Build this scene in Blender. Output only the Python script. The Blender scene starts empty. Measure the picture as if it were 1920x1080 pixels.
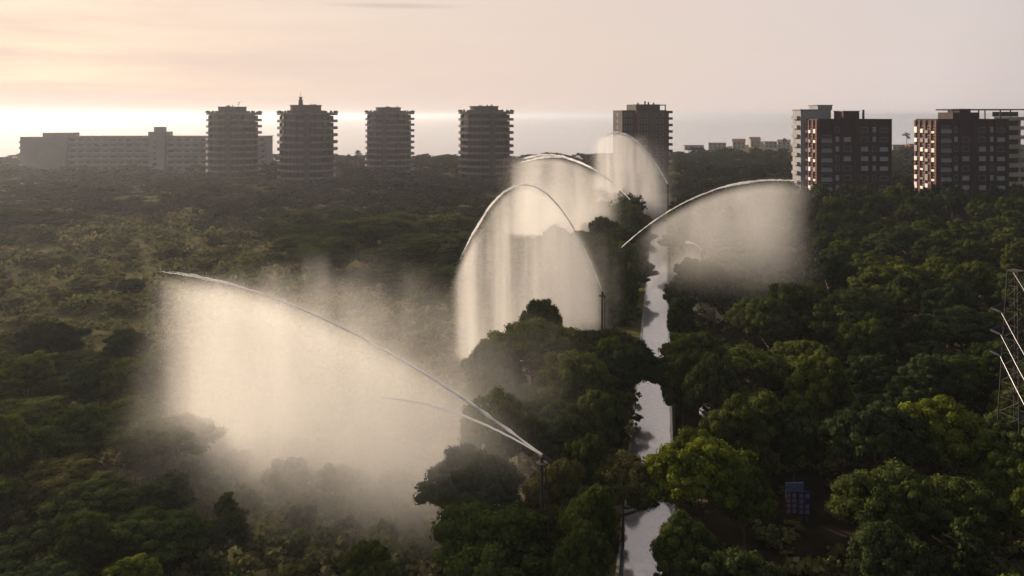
import bpy, bmesh, math, random
import numpy as np
from mathutils import Vector, Matrix

R = math.radians
SC = bpy.context.scene
COL = SC.collection

# ------------------------------------------------------------------ camera
CAM_H = 33.0
F_PX = 1507.0                       # focal length in pixels of the 1920 px wide photograph
HORIZON = 216.0                     # picture row of the horizon; the camera is level, its lens shifted
cam_d = bpy.data.cameras.new("camera")
cam_d.sensor_width = 36.0
cam_d.lens = 36.0 * F_PX / 1920.0
cam_d.clip_start = 0.5
cam_d.clip_end = 60000
cam = bpy.data.objects.new("camera", cam_d)
cam.location = (0, 0, CAM_H)
cam.rotation_euler = (math.pi / 2, 0, 0)
cam_d.shift_y = -(540 - HORIZON) / 1920.0
COL.objects.link(cam)
SC.camera = cam

# ------------------------------------------------------------------ light
SUN_AZ, SUN_EL = R(-41.0), R(17.5)          # azimuth from +Y, negative = towards -X
SUN_DIR = Vector((math.sin(SUN_AZ) * math.cos(SUN_EL), math.cos(SUN_AZ) * math.cos(SUN_EL), math.sin(SUN_EL)))
w = bpy.data.worlds.new("World")
SC.world = w
w.use_nodes = True
nt = w.node_tree
nt.nodes.clear()
w_out = nt.nodes.new("ShaderNodeOutputWorld")
w_bg = nt.nodes.new("ShaderNodeBackground")
w_sky = nt.nodes.new("ShaderNodeTexSky")
w_sky.sky_type = 'NISHITA'
w_sky.sun_disc = False
w_sky.sun_elevation = SUN_EL
w_sky.sun_rotation = SUN_AZ
w_sky.air_density = 1.2
w_sky.dust_density = 1.0
w_sky.ozone_density = 1.0
SKY_STRENGTH = 0.085
w_bg.inputs["Strength"].default_value = SKY_STRENGTH
# thin high overcast veil with long flat streaks, all round the sky
w_tc = nt.nodes.new("ShaderNodeTexCoord")
w_map = nt.nodes.new("ShaderNodeMapping")
w_map.inputs["Scale"].default_value = (1.6, 1.6, 16.0)
nt.links.new(w_tc.outputs["Generated"], w_map.inputs["Vector"])
w_no = nt.nodes.new("ShaderNodeTexNoise")
w_no.inputs["Scale"].default_value = 2.2
w_no.inputs["Detail"].default_value = 4.0
w_no.inputs["Roughness"].default_value = 0.55
nt.links.new(w_map.outputs["Vector"], w_no.inputs["Vector"])
w_rm = nt.nodes.new("ShaderNodeMapRange")
w_rm.inputs["From Min"].default_value = 0.3
w_rm.inputs["From Max"].default_value = 0.7
w_rm.inputs["To Min"].default_value = 0.85
w_rm.inputs["To Max"].default_value = 0.95
nt.links.new(w_no.outputs["Fac"], w_rm.inputs["Value"])
w_mix = nt.nodes.new("ShaderNodeMix")
w_mix.data_type = 'RGBA'
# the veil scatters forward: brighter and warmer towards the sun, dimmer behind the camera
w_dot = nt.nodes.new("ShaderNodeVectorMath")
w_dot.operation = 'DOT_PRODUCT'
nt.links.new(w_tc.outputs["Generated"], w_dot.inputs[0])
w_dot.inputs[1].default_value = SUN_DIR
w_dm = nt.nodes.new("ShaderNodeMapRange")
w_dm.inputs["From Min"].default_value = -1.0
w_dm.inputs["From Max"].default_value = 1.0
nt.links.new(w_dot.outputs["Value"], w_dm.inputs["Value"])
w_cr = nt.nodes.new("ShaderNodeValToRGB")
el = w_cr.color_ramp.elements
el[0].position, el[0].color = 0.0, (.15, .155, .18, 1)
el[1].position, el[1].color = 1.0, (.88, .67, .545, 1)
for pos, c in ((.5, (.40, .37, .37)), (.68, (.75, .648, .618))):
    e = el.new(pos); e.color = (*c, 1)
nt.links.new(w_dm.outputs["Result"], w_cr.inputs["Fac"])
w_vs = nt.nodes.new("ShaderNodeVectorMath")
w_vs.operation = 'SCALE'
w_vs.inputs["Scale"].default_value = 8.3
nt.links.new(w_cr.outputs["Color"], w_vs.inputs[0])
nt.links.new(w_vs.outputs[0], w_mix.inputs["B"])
w_sep = nt.nodes.new("ShaderNodeSeparateXYZ")
nt.links.new(w_tc.outputs["Generated"], w_sep.inputs[0])
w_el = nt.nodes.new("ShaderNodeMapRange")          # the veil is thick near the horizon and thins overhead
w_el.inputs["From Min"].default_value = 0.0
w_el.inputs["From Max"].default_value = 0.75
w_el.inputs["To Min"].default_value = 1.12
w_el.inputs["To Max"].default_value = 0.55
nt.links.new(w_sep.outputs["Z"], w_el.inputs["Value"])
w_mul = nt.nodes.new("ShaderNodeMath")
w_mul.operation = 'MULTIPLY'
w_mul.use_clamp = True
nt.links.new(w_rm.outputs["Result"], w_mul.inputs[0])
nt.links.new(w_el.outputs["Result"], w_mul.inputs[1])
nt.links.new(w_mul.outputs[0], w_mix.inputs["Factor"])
nt.links.new(w_sky.outputs["Color"], w_mix.inputs["A"])
# one thin grey lens cloud high in view
w_cm = nt.nodes.new("ShaderNodeVectorMath"); w_cm.operation = 'SUBTRACT'
w_cm.inputs[1].default_value = (-.143, .98, .1335)
nt.links.new(w_tc.outputs["Generated"], w_cm.inputs[0])
w_cs = nt.nodes.new("ShaderNodeVectorMath"); w_cs.operation = 'MULTIPLY'
w_cs.inputs[1].default_value = (1 / .11, .5, 1 / .0050)
nt.links.new(w_cm.outputs[0], w_cs.inputs[0])
w_cn = nt.nodes.new("ShaderNodeVectorMath"); w_cn.operation = 'LENGTH'
nt.links.new(w_cs.outputs[0], w_cn.inputs[0])
w_cl = nt.nodes.new("ShaderNodeMapRange"); w_cl.interpolation_type = 'SMOOTHSTEP'
w_cl.inputs["From Min"].default_value = 0.1
w_cl.inputs["From Max"].default_value = 1.0
w_cl.inputs["To Min"].default_value = 0.86
w_cl.inputs["To Max"].default_value = 1.0
nt.links.new(w_cn.outputs["Value"], w_cl.inputs["Value"])
w_fin = nt.nodes.new("ShaderNodeVectorMath"); w_fin.operation = 'SCALE'
nt.links.new(w_mix.outputs["Result"], w_fin.inputs[0])
nt.links.new(w_cl.outputs["Result"], w_fin.inputs["Scale"])
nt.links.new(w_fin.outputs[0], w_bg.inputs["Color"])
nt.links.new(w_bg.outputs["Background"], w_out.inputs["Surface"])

sun_d = bpy.data.lights.new("sun", 'SUN')
sun_d.energy = 5.0
sun_d.angle = R(0.53)
sun_d.color = (1.0, 0.80, 0.60)
sun = bpy.data.objects.new("sun", sun_d)
sun.rotation_euler = SUN_DIR.to_track_quat('Z', 'Y').to_euler()
sun.location = (-60, 60, 80)
COL.objects.link(sun)

SC.view_settings.view_transform = 'Standard'
SC.view_settings.look = 'None'
SC.view_settings.gamma = 1.0
SC.view_settings.use_curve_mapping = False
SC.view_settings.exposure = 0.50

SC.render.engine = 'CYCLES'
cy = SC.cycles
cy.max_bounces = 5
cy.diffuse_bounces = 2
cy.glossy_bounces = 2
cy.transmission_bounces = 2
cy.volume_bounces = 2
cy.transparent_max_bounces = 12
cy.use_adaptive_sampling = True
cy.adaptive_threshold = 0.02
cy.use_denoising = True
cy.sample_clamp_indirect = 4.0
cy.caustics_reflective = False
cy.caustics_refractive = False

# ------------------------------------------------------------------ helpers

def ray(px, py):
    return Vector(((px - 960) / F_PX, 1.0, (HORIZON - py) / F_PX))

def at(px, py, z=0.0):
    d = ray(px, py)
    t = (z - CAM_H) / d.z
    return Vector((d.x * t, d.y * t, z))

def at_y(px, py, y):
    d = ray(px, py)
    t = y / d.y
    return Vector((d.x * t, y, CAM_H + d.z * t))

def to_px(p):
    x, y, z = p[0], p[1], p[2] - CAM_H
    return 960 + F_PX * x / y, HORIZON - F_PX * z / y, y

def tag(o, label=None, cat=None, group=None, kind=None):
    if label: o["label"] = label
    if cat: o["category"] = cat
    if group: o["group"] = group
    if kind: o["kind"] = kind
    return o

def empty(name, loc=(0, 0, 0), rz=0.0, label=None, cat=None, group=None):
    o = bpy.data.objects.new(name, None)
    o.empty_display_size = 0.5
    o.location = loc
    o.rotation_euler = (0, 0, rz)
    COL.objects.link(o)
    return tag(o, label, cat, group)

def link(name, mesh, parent=None, loc=(0, 0, 0), rz=0.0):
    o = bpy.data.objects.new(name, mesh)
    o.location = loc
    o.rotation_euler = (0, 0, rz)
    if parent: o.parent = parent
    COL.objects.link(o)
    return o

class MB:
    """collects vertices and faces of one mesh"""
    def __init__(self):
        self.v, self.f = [], []
    def add(self, vs, fs):
        n = len(self.v)
        self.v += [tuple(p) for p in vs]
        self.f += [tuple(i + n for i in f) for f in fs]
        return self
    def box(self, x0, x1, y0, y1, z0, z1):
        vs = [(x, y, z) for z in (z0, z1) for y in (y0, y1) for x in (x0, x1)]
        return self.add(vs, [(0, 2, 3, 1), (4, 5, 7, 6), (0, 1, 5, 4), (2, 6, 7, 3), (0, 4, 6, 2), (1, 3, 7, 5)])
    def tube(self, pts, radii, n=6, cap=True):
        pts = [Vector(p) for p in pts]
        if not hasattr(radii, "__len__"): radii = [radii] * len(pts)
        vs, fs = [], []
        for i, p in enumerate(pts):
            d = (pts[min(i + 1, len(pts) - 1)] - pts[max(i - 1, 0)])
            if d.length < 1e-9: d = Vector((0, 0, 1))
            d.normalize()
            a = d.orthogonal().normalized() if abs(d.z) > 0.9 else d.cross(Vector((0, 0, 1))).normalized()
            b = d.cross(a)
            for k in range(n):
                t = 2 * math.pi * k / n
                vs.append(p + (a * math.cos(t) + b * math.sin(t)) * radii[i])
        for i in range(len(pts) - 1):
            for k in range(n):
                k2 = (k + 1) % n
                fs.append((i * n + k, i * n + k2, (i + 1) * n + k2, (i + 1) * n + k))
        if cap:
            fs.append(tuple(range(n - 1, -1, -1)))
            fs.append(tuple((len(pts) - 1) * n + k for k in range(n)))
        return self.add(vs, fs)
    def ring(self, pts_in, pts_out, z0, z1):
        """closed band between two outlines"""
        n = len(pts_in)
        vs = [(p[0], p[1], z) for z in (z0, z1) for ps in (pts_in, pts_out) for p in ps]
        fs = []
        for k in range(n):
            j = (k + 1) % n
            fs += [(n + k, n + j, 3 * n + j, 3 * n + k), (k, 2 * n + k, 2 * n + j, j),
                   (2 * n + k, 3 * n + k, 3 * n + j, 2 * n + j), (k, j, n + j, n + k)]
        return self.add(vs, fs)
    def prism(self, pts, z0, z1):
        n = len(pts)
        vs = [(p[0], p[1], z) for z in (z0, z1) for p in pts]
        fs = [(k, (k + 1) % n, n + (k + 1) % n, n + k) for k in range(n)]
        fs += [tuple(range(n - 1, -1, -1)), tuple(range(n, 2 * n))]
        return self.add(vs, fs)
    def mesh(self, name, mat, smooth=False):
        me = bpy.data.meshes.new(name)
        me.from_pydata(self.v, [], self.f)
        me.update()
        if mat: me.materials.append(mat)
        if smooth:
            me.polygons.foreach_set("use_smooth", [True] * len(me.polygons))
        return me
    def build(self, name, mat, parent=None, loc=(0, 0, 0), rz=0.0, smooth=False):
        return link(name, self.mesh(name, mat, smooth), parent, loc, rz)

# ---- node helpers
class V:
    """a float socket with arithmetic"""
    def __init__(self, nt, s): self.nt, self.s = nt, s
    def _op(self, op, *args, clamp=False):
        n = self.nt.nodes.new("ShaderNodeMath")
        n.operation = op
        n.use_clamp = clamp
        for i, a in enumerate((self,) + args):
            if isinstance(a, V): self.nt.links.new(a.s, n.inputs[i])
            else: n.inputs[i].default_value = float(a)
        return V(self.nt, n.outputs[0])
    def __add__(self, o): return self._op('ADD', o)
    def __sub__(self, o): return self._op('SUBTRACT', o)
    def __mul__(self, o): return self._op('MULTIPLY', o)
    def __truediv__(self, o): return self._op('DIVIDE', o)
    def rsub(self, c): return (self * -1.0) + c
    def sq(self): return self._op('MULTIPLY', self)
    def exp(self): return self._op('EXPONENT')
    def maxi(self, c): return self._op('MAXIMUM', c)
    def mini(self, c): return self._op('MINIMUM', c)
    def ramp(self, a, b):
        n = self.nt.nodes.new("ShaderNodeMapRange")
        n.interpolation_type = 'SMOOTHSTEP'
        self.nt.links.new(self.s, n.inputs["Value"])
        n.inputs["From Min"].default_value = a
        n.inputs["From Max"].default_value = b
        return V(self.nt, n.outputs["Result"])

def new_mat(name):
    m = bpy.data.materials.new(name)
    m.use_nodes = True
    m.node_tree.nodes.clear()
    out = m.node_tree.nodes.new("ShaderNodeOutputMaterial")
    return m, m.node_tree, out

def noise_col(nt, c1, c2, scale, detail=4.0, coord="Object", lo=0.35, hi=0.65, stretch=None):
    tc = nt.nodes.new("ShaderNodeTexCoord")
    src = tc.outputs[coord]
    if stretch:
        mp = nt.nodes.new("ShaderNodeMapping")
        mp.inputs["Scale"].default_value = stretch
        nt.links.new(src, mp.inputs["Vector"])
        src = mp.outputs["Vector"]
    no = nt.nodes.new("ShaderNodeTexNoise")
    no.inputs["Scale"].default_value = scale
    no.inputs["Detail"].default_value = detail
    nt.links.new(src, no.inputs["Vector"])
    cr = nt.nodes.new("ShaderNodeValToRGB")
    cr.color_ramp.elements[0].position = lo
    cr.color_ramp.elements[1].position = hi
    cr.color_ramp.elements[0].color = (*c1, 1)
    cr.color_ramp.elements[1].color = (*c2, 1)
    nt.links.new(no.outputs["Fac"], cr.inputs["Fac"])
    return cr.outputs["Color"], no.outputs["Fac"]

def surf_mat(name, c1, c2, scale=1.0, rough=0.7, bump=0.0, metallic=0.0, stretch=None, coord="Object", spec=0.3):
    m, nt, out = new_mat(name)
    b = nt.nodes.new("ShaderNodeBsdfPrincipled")
    col, fac = noise_col(nt, c1, c2, scale, stretch=stretch, coord=coord)
    nt.links.new(col, b.inputs["Base Color"])
    b.inputs["Roughness"].default_value = rough
    b.inputs["Metallic"].default_value = metallic
    b.inputs["Specular IOR Level"].default_value = spec
    if bump:
        bn = nt.nodes.new("ShaderNodeBump")
        bn.inputs["Strength"].default_value = bump
        nt.links.new(fac, bn.inputs["Height"])
        nt.links.new(bn.outputs["Normal"], b.inputs["Normal"])
    nt.links.new(b.outputs["BSDF"], out.inputs["Surface"])
    return m

def foliage_mat(name, stops, transl=0.17, rough=0.6):
    """stops: colours picked by the plant's own random number; the clumps' tone attribute varies them"""
    m, nt, out = new_mat(name)
    oi = nt.nodes.new("ShaderNodeObjectInfo")
    at_ = nt.nodes.new("ShaderNodeAttribute")
    at_.attribute_name = "plant"
    rnd = V(nt, oi.outputs["Random"]) + V(nt, at_.outputs["Fac"])
    rnd = rnd._op('FRACT')
    cr = nt.nodes.new("ShaderNodeValToRGB")
    el = cr.color_ramp.elements
    while len(el) < len(stops): el.new(0.5)
    for i, c in enumerate(stops):
        el[i].position = i / (len(stops) - 1)
        el[i].color = (*c, 1)
    nt.links.new(rnd.s, cr.inputs["Fac"])
    at2 = nt.nodes.new("ShaderNodeAttribute")
    at2.attribute_name = "tone"
    hs = nt.nodes.new("ShaderNodeHueSaturation")
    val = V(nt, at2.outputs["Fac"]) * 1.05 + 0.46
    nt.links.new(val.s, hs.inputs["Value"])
    hue = V(nt, at2.outputs["Fac"]) * -0.03 + 0.515
    nt.links.new(hue.s, hs.inputs["Hue"])
    nt.links.new(cr.outputs["Color"], hs.inputs["Color"])
    d = nt.nodes.new("ShaderNodeBsdfDiffuse")
    t = nt.nodes.new("ShaderNodeBsdfTranslucent")
    nt.links.new(hs.outputs["Color"], d.inputs["Color"])
    hs2 = nt.nodes.new("ShaderNodeHueSaturation")
    hs2.inputs["Value"].default_value = 1.5
    hs2.inputs["Hue"].default_value = 0.49
    nt.links.new(hs.outputs["Color"], hs2.inputs["Color"])
    nt.links.new(hs2.outputs["Color"], t.inputs["Color"])
    mx = nt.nodes.new("ShaderNodeMixShader")
    mx.inputs[0].default_value = transl
    nt.links.new(d.outputs[0], mx.inputs[1])
    nt.links.new(t.outputs[0], mx.inputs[2])
    nt.links.new(mx.outputs[0], out.inputs["Surface"])
    return m

M = {}
M['pine'] = foliage_mat("pine_needles", [(.024, .038, .014), (.042, .058, .012), (.064, .078, .014), (.030, .044, .017), (.050, .062, .019), (.040, .058, .013), (.066, .078, .018)])
M['far_pine'] = foliage_mat("dark_evergreen_needles", [(.026, .032, .015), (.036, .042, .017), (.032, .034, .020), (.046, .044, .022)], transl=.1)
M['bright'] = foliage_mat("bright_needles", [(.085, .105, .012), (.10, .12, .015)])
M['olive'] = foliage_mat("olive_leaves", [(.095, .088, .028), (.075, .075, .022)])
M['scrub'] = foliage_mat("scrub_leaves", [(.12, .13, .046), (.10, .12, .036), (.165, .15, .062), (.135, .125, .055), (.12, .14, .038)], transl=0.2)
M['dry'] = foliage_mat("dry_scrub", [(.21, .175, .085), (.17, .155, .07), (.22, .165, .09)], transl=0.2)
M['bark'] = surf_mat("pine_bark", (.06, .038, .025), (.14, .09, .06), 3.0, 0.9, 0.5, stretch=(1, 1, .3))
M['concrete_brown'] = surf_mat("brown_render", (.080, .066, .062), (.11, .092, .086), .15, .85)
M['concrete_band'] = surf_mat("pale_balcony_render", (.155, .130, .122), (.21, .176, .165), .2, .85)
M['stair'] = surf_mat("recess_shade_render", (.05, .043, .041), (.075, .064, .06), .2, .85)  # dark tone imitating the shade inside the towers' stair recess
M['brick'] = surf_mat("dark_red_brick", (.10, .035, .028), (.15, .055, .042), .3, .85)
M['brick_shaded'] = surf_mat("shade_darkened_brick", (.030, .018, .018), (.046, .026, .025), .3, .85)  # the red brick darkened in colour to imitate its backlit, shaded faces
M['white'] = surf_mat("white_painted_render", (.62, .60, .57), (.76, .74, .70), .4, .7)
M['grey_white'] = surf_mat("grey_white_render", (.20, .20, .21), (.27, .27, .28), .2, .8)
M['beige'] = surf_mat("beige_render", (.36, .31, .26), (.46, .40, .34), .2, .8)
M['hotel'] = surf_mat("hotel_render", (.20, .185, .175), (.26, .24, .23), .08, .8)
M['glass'] = surf_mat("dark_window_glass", (.018, .022, .028), (.03, .036, .045), .5, .12, spec=.6)
M['shutter'] = surf_mat("pale_roller_shutter", (.24, .24, .27), (.34, .34, .37), 6.0, .6, stretch=(.05, .05, 8))
M['roof'] = surf_mat("flat_roof_gravel", (.16, .15, .14), (.24, .22, .20), 1.0, .9)
M['tiles'] = surf_mat("terracotta_roof", (.22, .09, .05), (.32, .14, .08), 2.0, .85)
M['metal'] = surf_mat("galvanised_steel", (.28, .29, .30), (.42, .43, .44), 4.0, .45, metallic=.7)
M['dark_metal'] = surf_mat("weathered_dark_steel", (.020, .019, .018), (.042, .038, .034), 5.0, .75)
M['wire'] = surf_mat("aluminium_cable", (.55, .55, .56), (.68, .68, .68), 2.0, .3, metallic=.85)
M['ceramic'] = surf_mat("glazed_insulator", (.20, .20, .20), (.30, .30, .29), 3.0, .25, spec=.6)
M['blue'] = surf_mat("blue_painted_panel", (.009, .026, .13), (.013, .035, .17), 2.0, .4)
M['pale_blue'] = surf_mat("pale_blue_header", (.055, .10, .18), (.08, .13, .22), 3.0, .4)
M['plum'] = surf_mat("dark_plum_panel", (.035, .016, .032), (.05, .022, .042), 2.0, .5)
M['notice'] = surf_mat("printed_notice", (.15, .115, .15), (.22, .17, .20), 8.0, .6)
M['palm'] = foliage_mat("palm_fronds", [(.03, .045, .015), (.04, .05, .018)])

# ------------------------------------------------------------------ ground, sea, road
def coast_y(x):
    if x < 40: return 590.0 + 8 * math.sin(x * .02)
    t = min(1.0, (x - 40) / 260.0)
    t = t * t * (3 - 2 * t)
    return 590.0 + 330.0 * t + 10 * math.sin(x * .03)

def ground_z(x, y):
    z = .25 * math.sin(x * .07 + 1.3) * math.sin(y * .06) + .15 * math.sin(x * .19) * math.sin(y * .17 + .5)
    # keep the road bed level
    return z * min(1.0, abs(x - road_x(y)) / 12.0)

RA, RB = at(1222, 800), at(1228, 640)
def road_x(y): return RA.x + (RB.x - RA.x) * (y - RA.y) / (RB.y - RA.y)

xs = [-30000, -8000, -3000, -1500, -800, -550] + [float(v) for v in range(-420, 421, 7)] + [550, 800, 1500, 3000, 8000, 30000]
ts = [-30000, -8000, -2000, -600, -200, -80, -20] + [float(v) for v in range(0, 320, 7)] + [330, 350, 380, 420, 460, 500, 540, 575]
gv, gf = [], []
for t in ts:
    for x in xs:
        cyv = coast_y(x)
        y = t if t <= 320 else 320 + (t - 320) / (575 - 320) * (cyv - 14 - 320)
        gv.append((x, y, ground_z(x, y) if abs(x) < 500 and y < 400 else 0.0))
for x in xs: gv.append((x, coast_y(x), -3.2))
for j in range(len(ts)):
    for i in range(len(xs) - 1):
        a = j * len(xs) + i
        gf.append((a, a + 1, a + 1 + len(xs), a + len(xs)))
m, nt, out = new_mat("scrub_soil")
b = nt.nodes.new("ShaderNodeBsdfDiffuse")
c1, f1 = noise_col(nt, (.070, .066, .030), (.155, .138, .064), .09, 6.0, lo=.38, hi=.66)
c2, f2 = noise_col(nt, (.068, .074, .026), (.135, .132, .050), .45, 5.0)
mx = nt.nodes.new("ShaderNodeMix"); mx.data_type = 'RGBA'
_, f3 = noise_col(nt, (0, 0, 0), (1, 1, 1), .04, 3.0)
nt.links.new(f3, mx.inputs["Factor"])
nt.links.new(c1, mx.inputs["A"]); nt.links.new(c2, mx.inputs["B"])
nt.links.new(mx.outputs["Result"], b.inputs["Color"])
bn = nt.nodes.new("ShaderNodeBump"); bn.inputs["Strength"].default_value = .6; bn.inputs["Distance"].default_value = .4
nt.links.new(f2, bn.inputs["Height"]); nt.links.new(bn.outputs["Normal"], b.inputs["Normal"])
nt.links.new(b.outputs[0], out.inputs["Surface"])
M['soil'] = m
tag(MB().add(gv, gf).build("ground", M['soil']), kind="structure")

m, nt, out = new_mat("sea_water")
b = nt.nodes.new("ShaderNodeBsdfPrincipled")
b.inputs["Base Color"].default_value = (.11, .175, .225, 1)
b.inputs["Roughness"].default_value = .10
b.inputs["IOR"].default_value = 1.33
_, f = noise_col(nt, (0, 0, 0), (1, 1, 1), .08, 6.0, stretch=(.4, 1, 1))
bn = nt.nodes.new("ShaderNodeBump"); bn.inputs["Strength"].default_value = .12; bn.inputs["Distance"].default_value = .5
nt.links.new(f, bn.inputs["Height"]); nt.links.new(bn.outputs["Normal"], b.inputs["Normal"])
nt.links.new(b.outputs[0], out.inputs["Surface"])
M['sea'] = m
tag(MB().add([(-30000, 480, -2), (30000, 480, -2), (30000, 30000, -2), (-30000, 30000, -2)], [(0, 1, 2, 3)]).build("sea", M['sea']), kind="structure")

# needle litter across the road, near-black to put the wood's shade into its colour
M['litter'] = surf_mat("shade_dark_litter", (.014, .011, .007), (.034, .026, .016), .5, .95, .4, spec=.0)
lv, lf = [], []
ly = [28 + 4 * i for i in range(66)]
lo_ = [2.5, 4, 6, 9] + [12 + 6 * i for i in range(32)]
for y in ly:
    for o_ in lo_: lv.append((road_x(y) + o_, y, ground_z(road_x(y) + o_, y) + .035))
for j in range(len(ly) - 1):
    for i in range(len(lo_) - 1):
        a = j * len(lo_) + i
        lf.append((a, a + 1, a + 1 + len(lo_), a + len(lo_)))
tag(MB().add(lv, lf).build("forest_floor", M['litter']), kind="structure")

# wet road: pale concrete under a film of standing water
m, nt, out = new_mat("wet_road")
_, f = noise_col(nt, (0, 0, 0), (1, 1, 1), .5, 5.0, stretch=(1, .35, 1))
col, f2 = noise_col(nt, (.08, .08, .085), (.16, .16, .165), 2.0)
b = nt.nodes.new("ShaderNodeBsdfPrincipled")
nt.links.new(col, b.inputs["Base Color"])
b.inputs["Roughness"].default_value = .30
b.inputs["Coat Weight"].default_value = 1.0
b.inputs["Coat Roughness"].default_value = .06
b.inputs["Coat IOR"].default_value = 3.0
bn = nt.nodes.new("ShaderNodeBump"); bn.inputs["Strength"].default_value = .12; bn.inputs["Distance"].default_value = .05
nt.links.new(f, bn.inputs["Height"]); nt.links.new(bn.outputs["Normal"], b.inputs["Coat Normal"])
nt.links.new(b.outputs[0], out.inputs["Surface"])
M['wet'] = m
M['kerb'] = surf_mat("wet_kerb_stone", (.22, .21, .20), (.34, .33, .31), 1.5, .25, .2, spec=.7)

def strip(name, y0, y1, off, half, z, mat, step=3.0, wob=0.0):
    mb = MB(); vs, fs = [], []
    n = int((y1 - y0) / step)
    for i in range(n + 1):
        y = y0 + (y1 - y0) * i / n
        a = wob * math.sin(y * 1.7) + wob * .6 * math.sin(y * .61 + 2)
        c = road_x(y) + off
        vs += [(c - half + a, y, z), (c + half + wob * math.sin(y * 1.1 + 1), y, z)]
        if i: fs.append((2 * i - 2, 2 * i - 1, 2 * i + 1, 2 * i))
    return tag(mb.add(vs, fs).build(name, mat), kind="structure")

strip("road", 30, 300, 0, 1.95, .06, M['wet'], wob=.05)
strip("ditch", 30, 60, -3.1, .28, .05, M['wet'], wob=.08)
for s in (-1, 1):
    mb = MB(); vs, fs = [], []
    for i in range(46):
        y = 30 + i * 6
        c = road_x(y) + s * 2.08
        vs += [(c - .12, y, 0), (c + .12, y, 0), (c + .12, y, .17), (c - .12, y, .17)]
        if i:
            for k in range(4):
                j = (k + 1) % 4
                fs.append((4 * i - 4 + k, 4 * i - 4 + j, 4 * i + j, 4 * i + k))
    fs += [(0, 1, 2, 3), (180, 183, 182, 181)]
    tag(mb.add(vs, fs).build("kerb", M['kerb']), kind="structure")

def puddle(px, py, rx, ry, seed):
    rnd = random.Random(seed)
    c = at(px, py)
    vs = [(0, 0, 0)]
    n = 28
    ph = [rnd.uniform(0, 6.28) for _ in range(4)]
    for k in range(n):
        t = 2 * math.pi * k / n
        q = 1 + .18 * math.sin(2 * t + ph[0]) + .12 * math.sin(3 * t + ph[1]) + .08 * math.sin(5 * t + ph[2])
        vs.append((rx * q * math.cos(t), ry * q * math.sin(t), 0))
    o = MB().add(vs, [(0, 1 + k, 1 + (k + 1) % n) for k in range(n)]).build("puddle", M['wet'], loc=(c.x, c.y, .33))
    return tag(o, kind="structure")
puddle(1325, 585, 1.7, 9.0, 1)
puddle(1322, 778, .9, 1.6, 2)

# ------------------------------------------------------------------ plants
def fib(n, rng, zmin=-1.0):
    i = np.arange(n) + .5
    z = 1 - (1 - zmin) * i / n
    ph = i * 2.399963 + rng.uniform(0, 6.28)
    r = np.sqrt(np.maximum(0, 1 - z * z))
    return np.stack([r * np.cos(ph), r * np.sin(ph), z], 1)

def unit(a): return a / np.maximum(np.linalg.norm(a, axis=1, keepdims=True), 1e-9)

ICO = None
def ico():
    global ICO
    if ICO is None:
        bm = bmesh.new(); bmesh.ops.create_icosphere(bm, subdivisions=2, radius=1.0)
        ICO = (np.array([v.co[:] for v in bm.verts]), np.array([[v.index for v in f.verts] for f in bm.faces]))
        bm.free()
    return ICO
OCT = (np.array([(1, 0, 0), (-1, 0, 0), (0, 1, 0), (0, -1, 0), (0, 0, 1), (0, 0, -1)], float),
       np.array([(0, 2, 4), (2, 1, 4), (1, 3, 4), (3, 0, 4), (2, 0, 5), (1, 2, 5), (3, 1, 5), (0, 3, 5)]))

def clump_geo(rng, puffs, n_tuft, size, core='ico', stretch=1.0, spread=.45):
    """leaf-sized triangles spread over many small puffs; returns verts, tris, tone per vertex"""
    Vs, Fs, Ts = [], [], []
    nv = 0
    for (c, r, fl, tone) in puffs:
        sc = np.array([r, r, r * fl])
        bv, bf = ico() if core == 'ico' else OCT
        v = bv * (1 + rng.uniform(-.16, .16, (len(bv), 1))) * sc * .80 + c
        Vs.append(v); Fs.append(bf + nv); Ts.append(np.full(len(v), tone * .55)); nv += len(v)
        n = max(6, int(n_tuft * (r ** 2)))
        d = fib(n, rng, -.55) + rng.normal(0, .10, (n, 3))
        d = unit(d)
        p = d * sc * rng.uniform(.78, 1.10, (n, 1)) + c
        nrm = unit(d + rng.normal(0, .32, (n, 3)))
        a = unit(np.cross(nrm, rng.normal(0, 1, (n, 3))))
        b_ = np.cross(nrm, a)
        s = size * rng.uniform(.6, 1.35, (n, 1))
        # a tuft: a kite of two triangles standing a little off the puff
        q = np.stack([p - a * s * .5, p + b_ * s * .55 * stretch + nrm * s * .22, p + a * s * .5, p - b_ * s * .55 * stretch + nrm * s * .1], 1).reshape(-1, 3)
        k = np.arange(n)[:, None] * 4 + nv
        f = np.concatenate([k + np.array([[0, 1, 2]]), k + np.array([[0, 2, 3]])], 0)
        Vs.append(q); Fs.append(f)
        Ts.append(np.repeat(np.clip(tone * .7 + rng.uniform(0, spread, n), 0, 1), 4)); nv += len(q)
    return np.concatenate(Vs), np.concatenate(Fs), np.concatenate(Ts)

def np_mesh(name, v, f, mat, attrs=None):
    me = bpy.data.meshes.new(name)
    me.vertices.add(len(v)); me.vertices.foreach_set("co", np.ascontiguousarray(v, dtype=np.float32).ravel())
    nf, k = f.shape
    me.loops.add(nf * k); me.loops.foreach_set("vertex_index", np.ascontiguousarray(f, dtype=np.int32).ravel())
    me.polygons.add(nf)
    me.polygons.foreach_set("loop_start", np.arange(0, nf * k, k, dtype=np.int32))
    me.polygons.foreach_set("loop_total", np.full(nf, k, dtype=np.int32))
    for an, av in (attrs or {}).items():
        a = me.attributes.new(an, 'FLOAT', 'POINT')
        a.data.foreach_set("value", np.ascontiguousarray(av, dtype=np.float32))
    me.update(calc_edges=True)
    me.validate()
    if mat: me.materials.append(mat)
    return me

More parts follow.
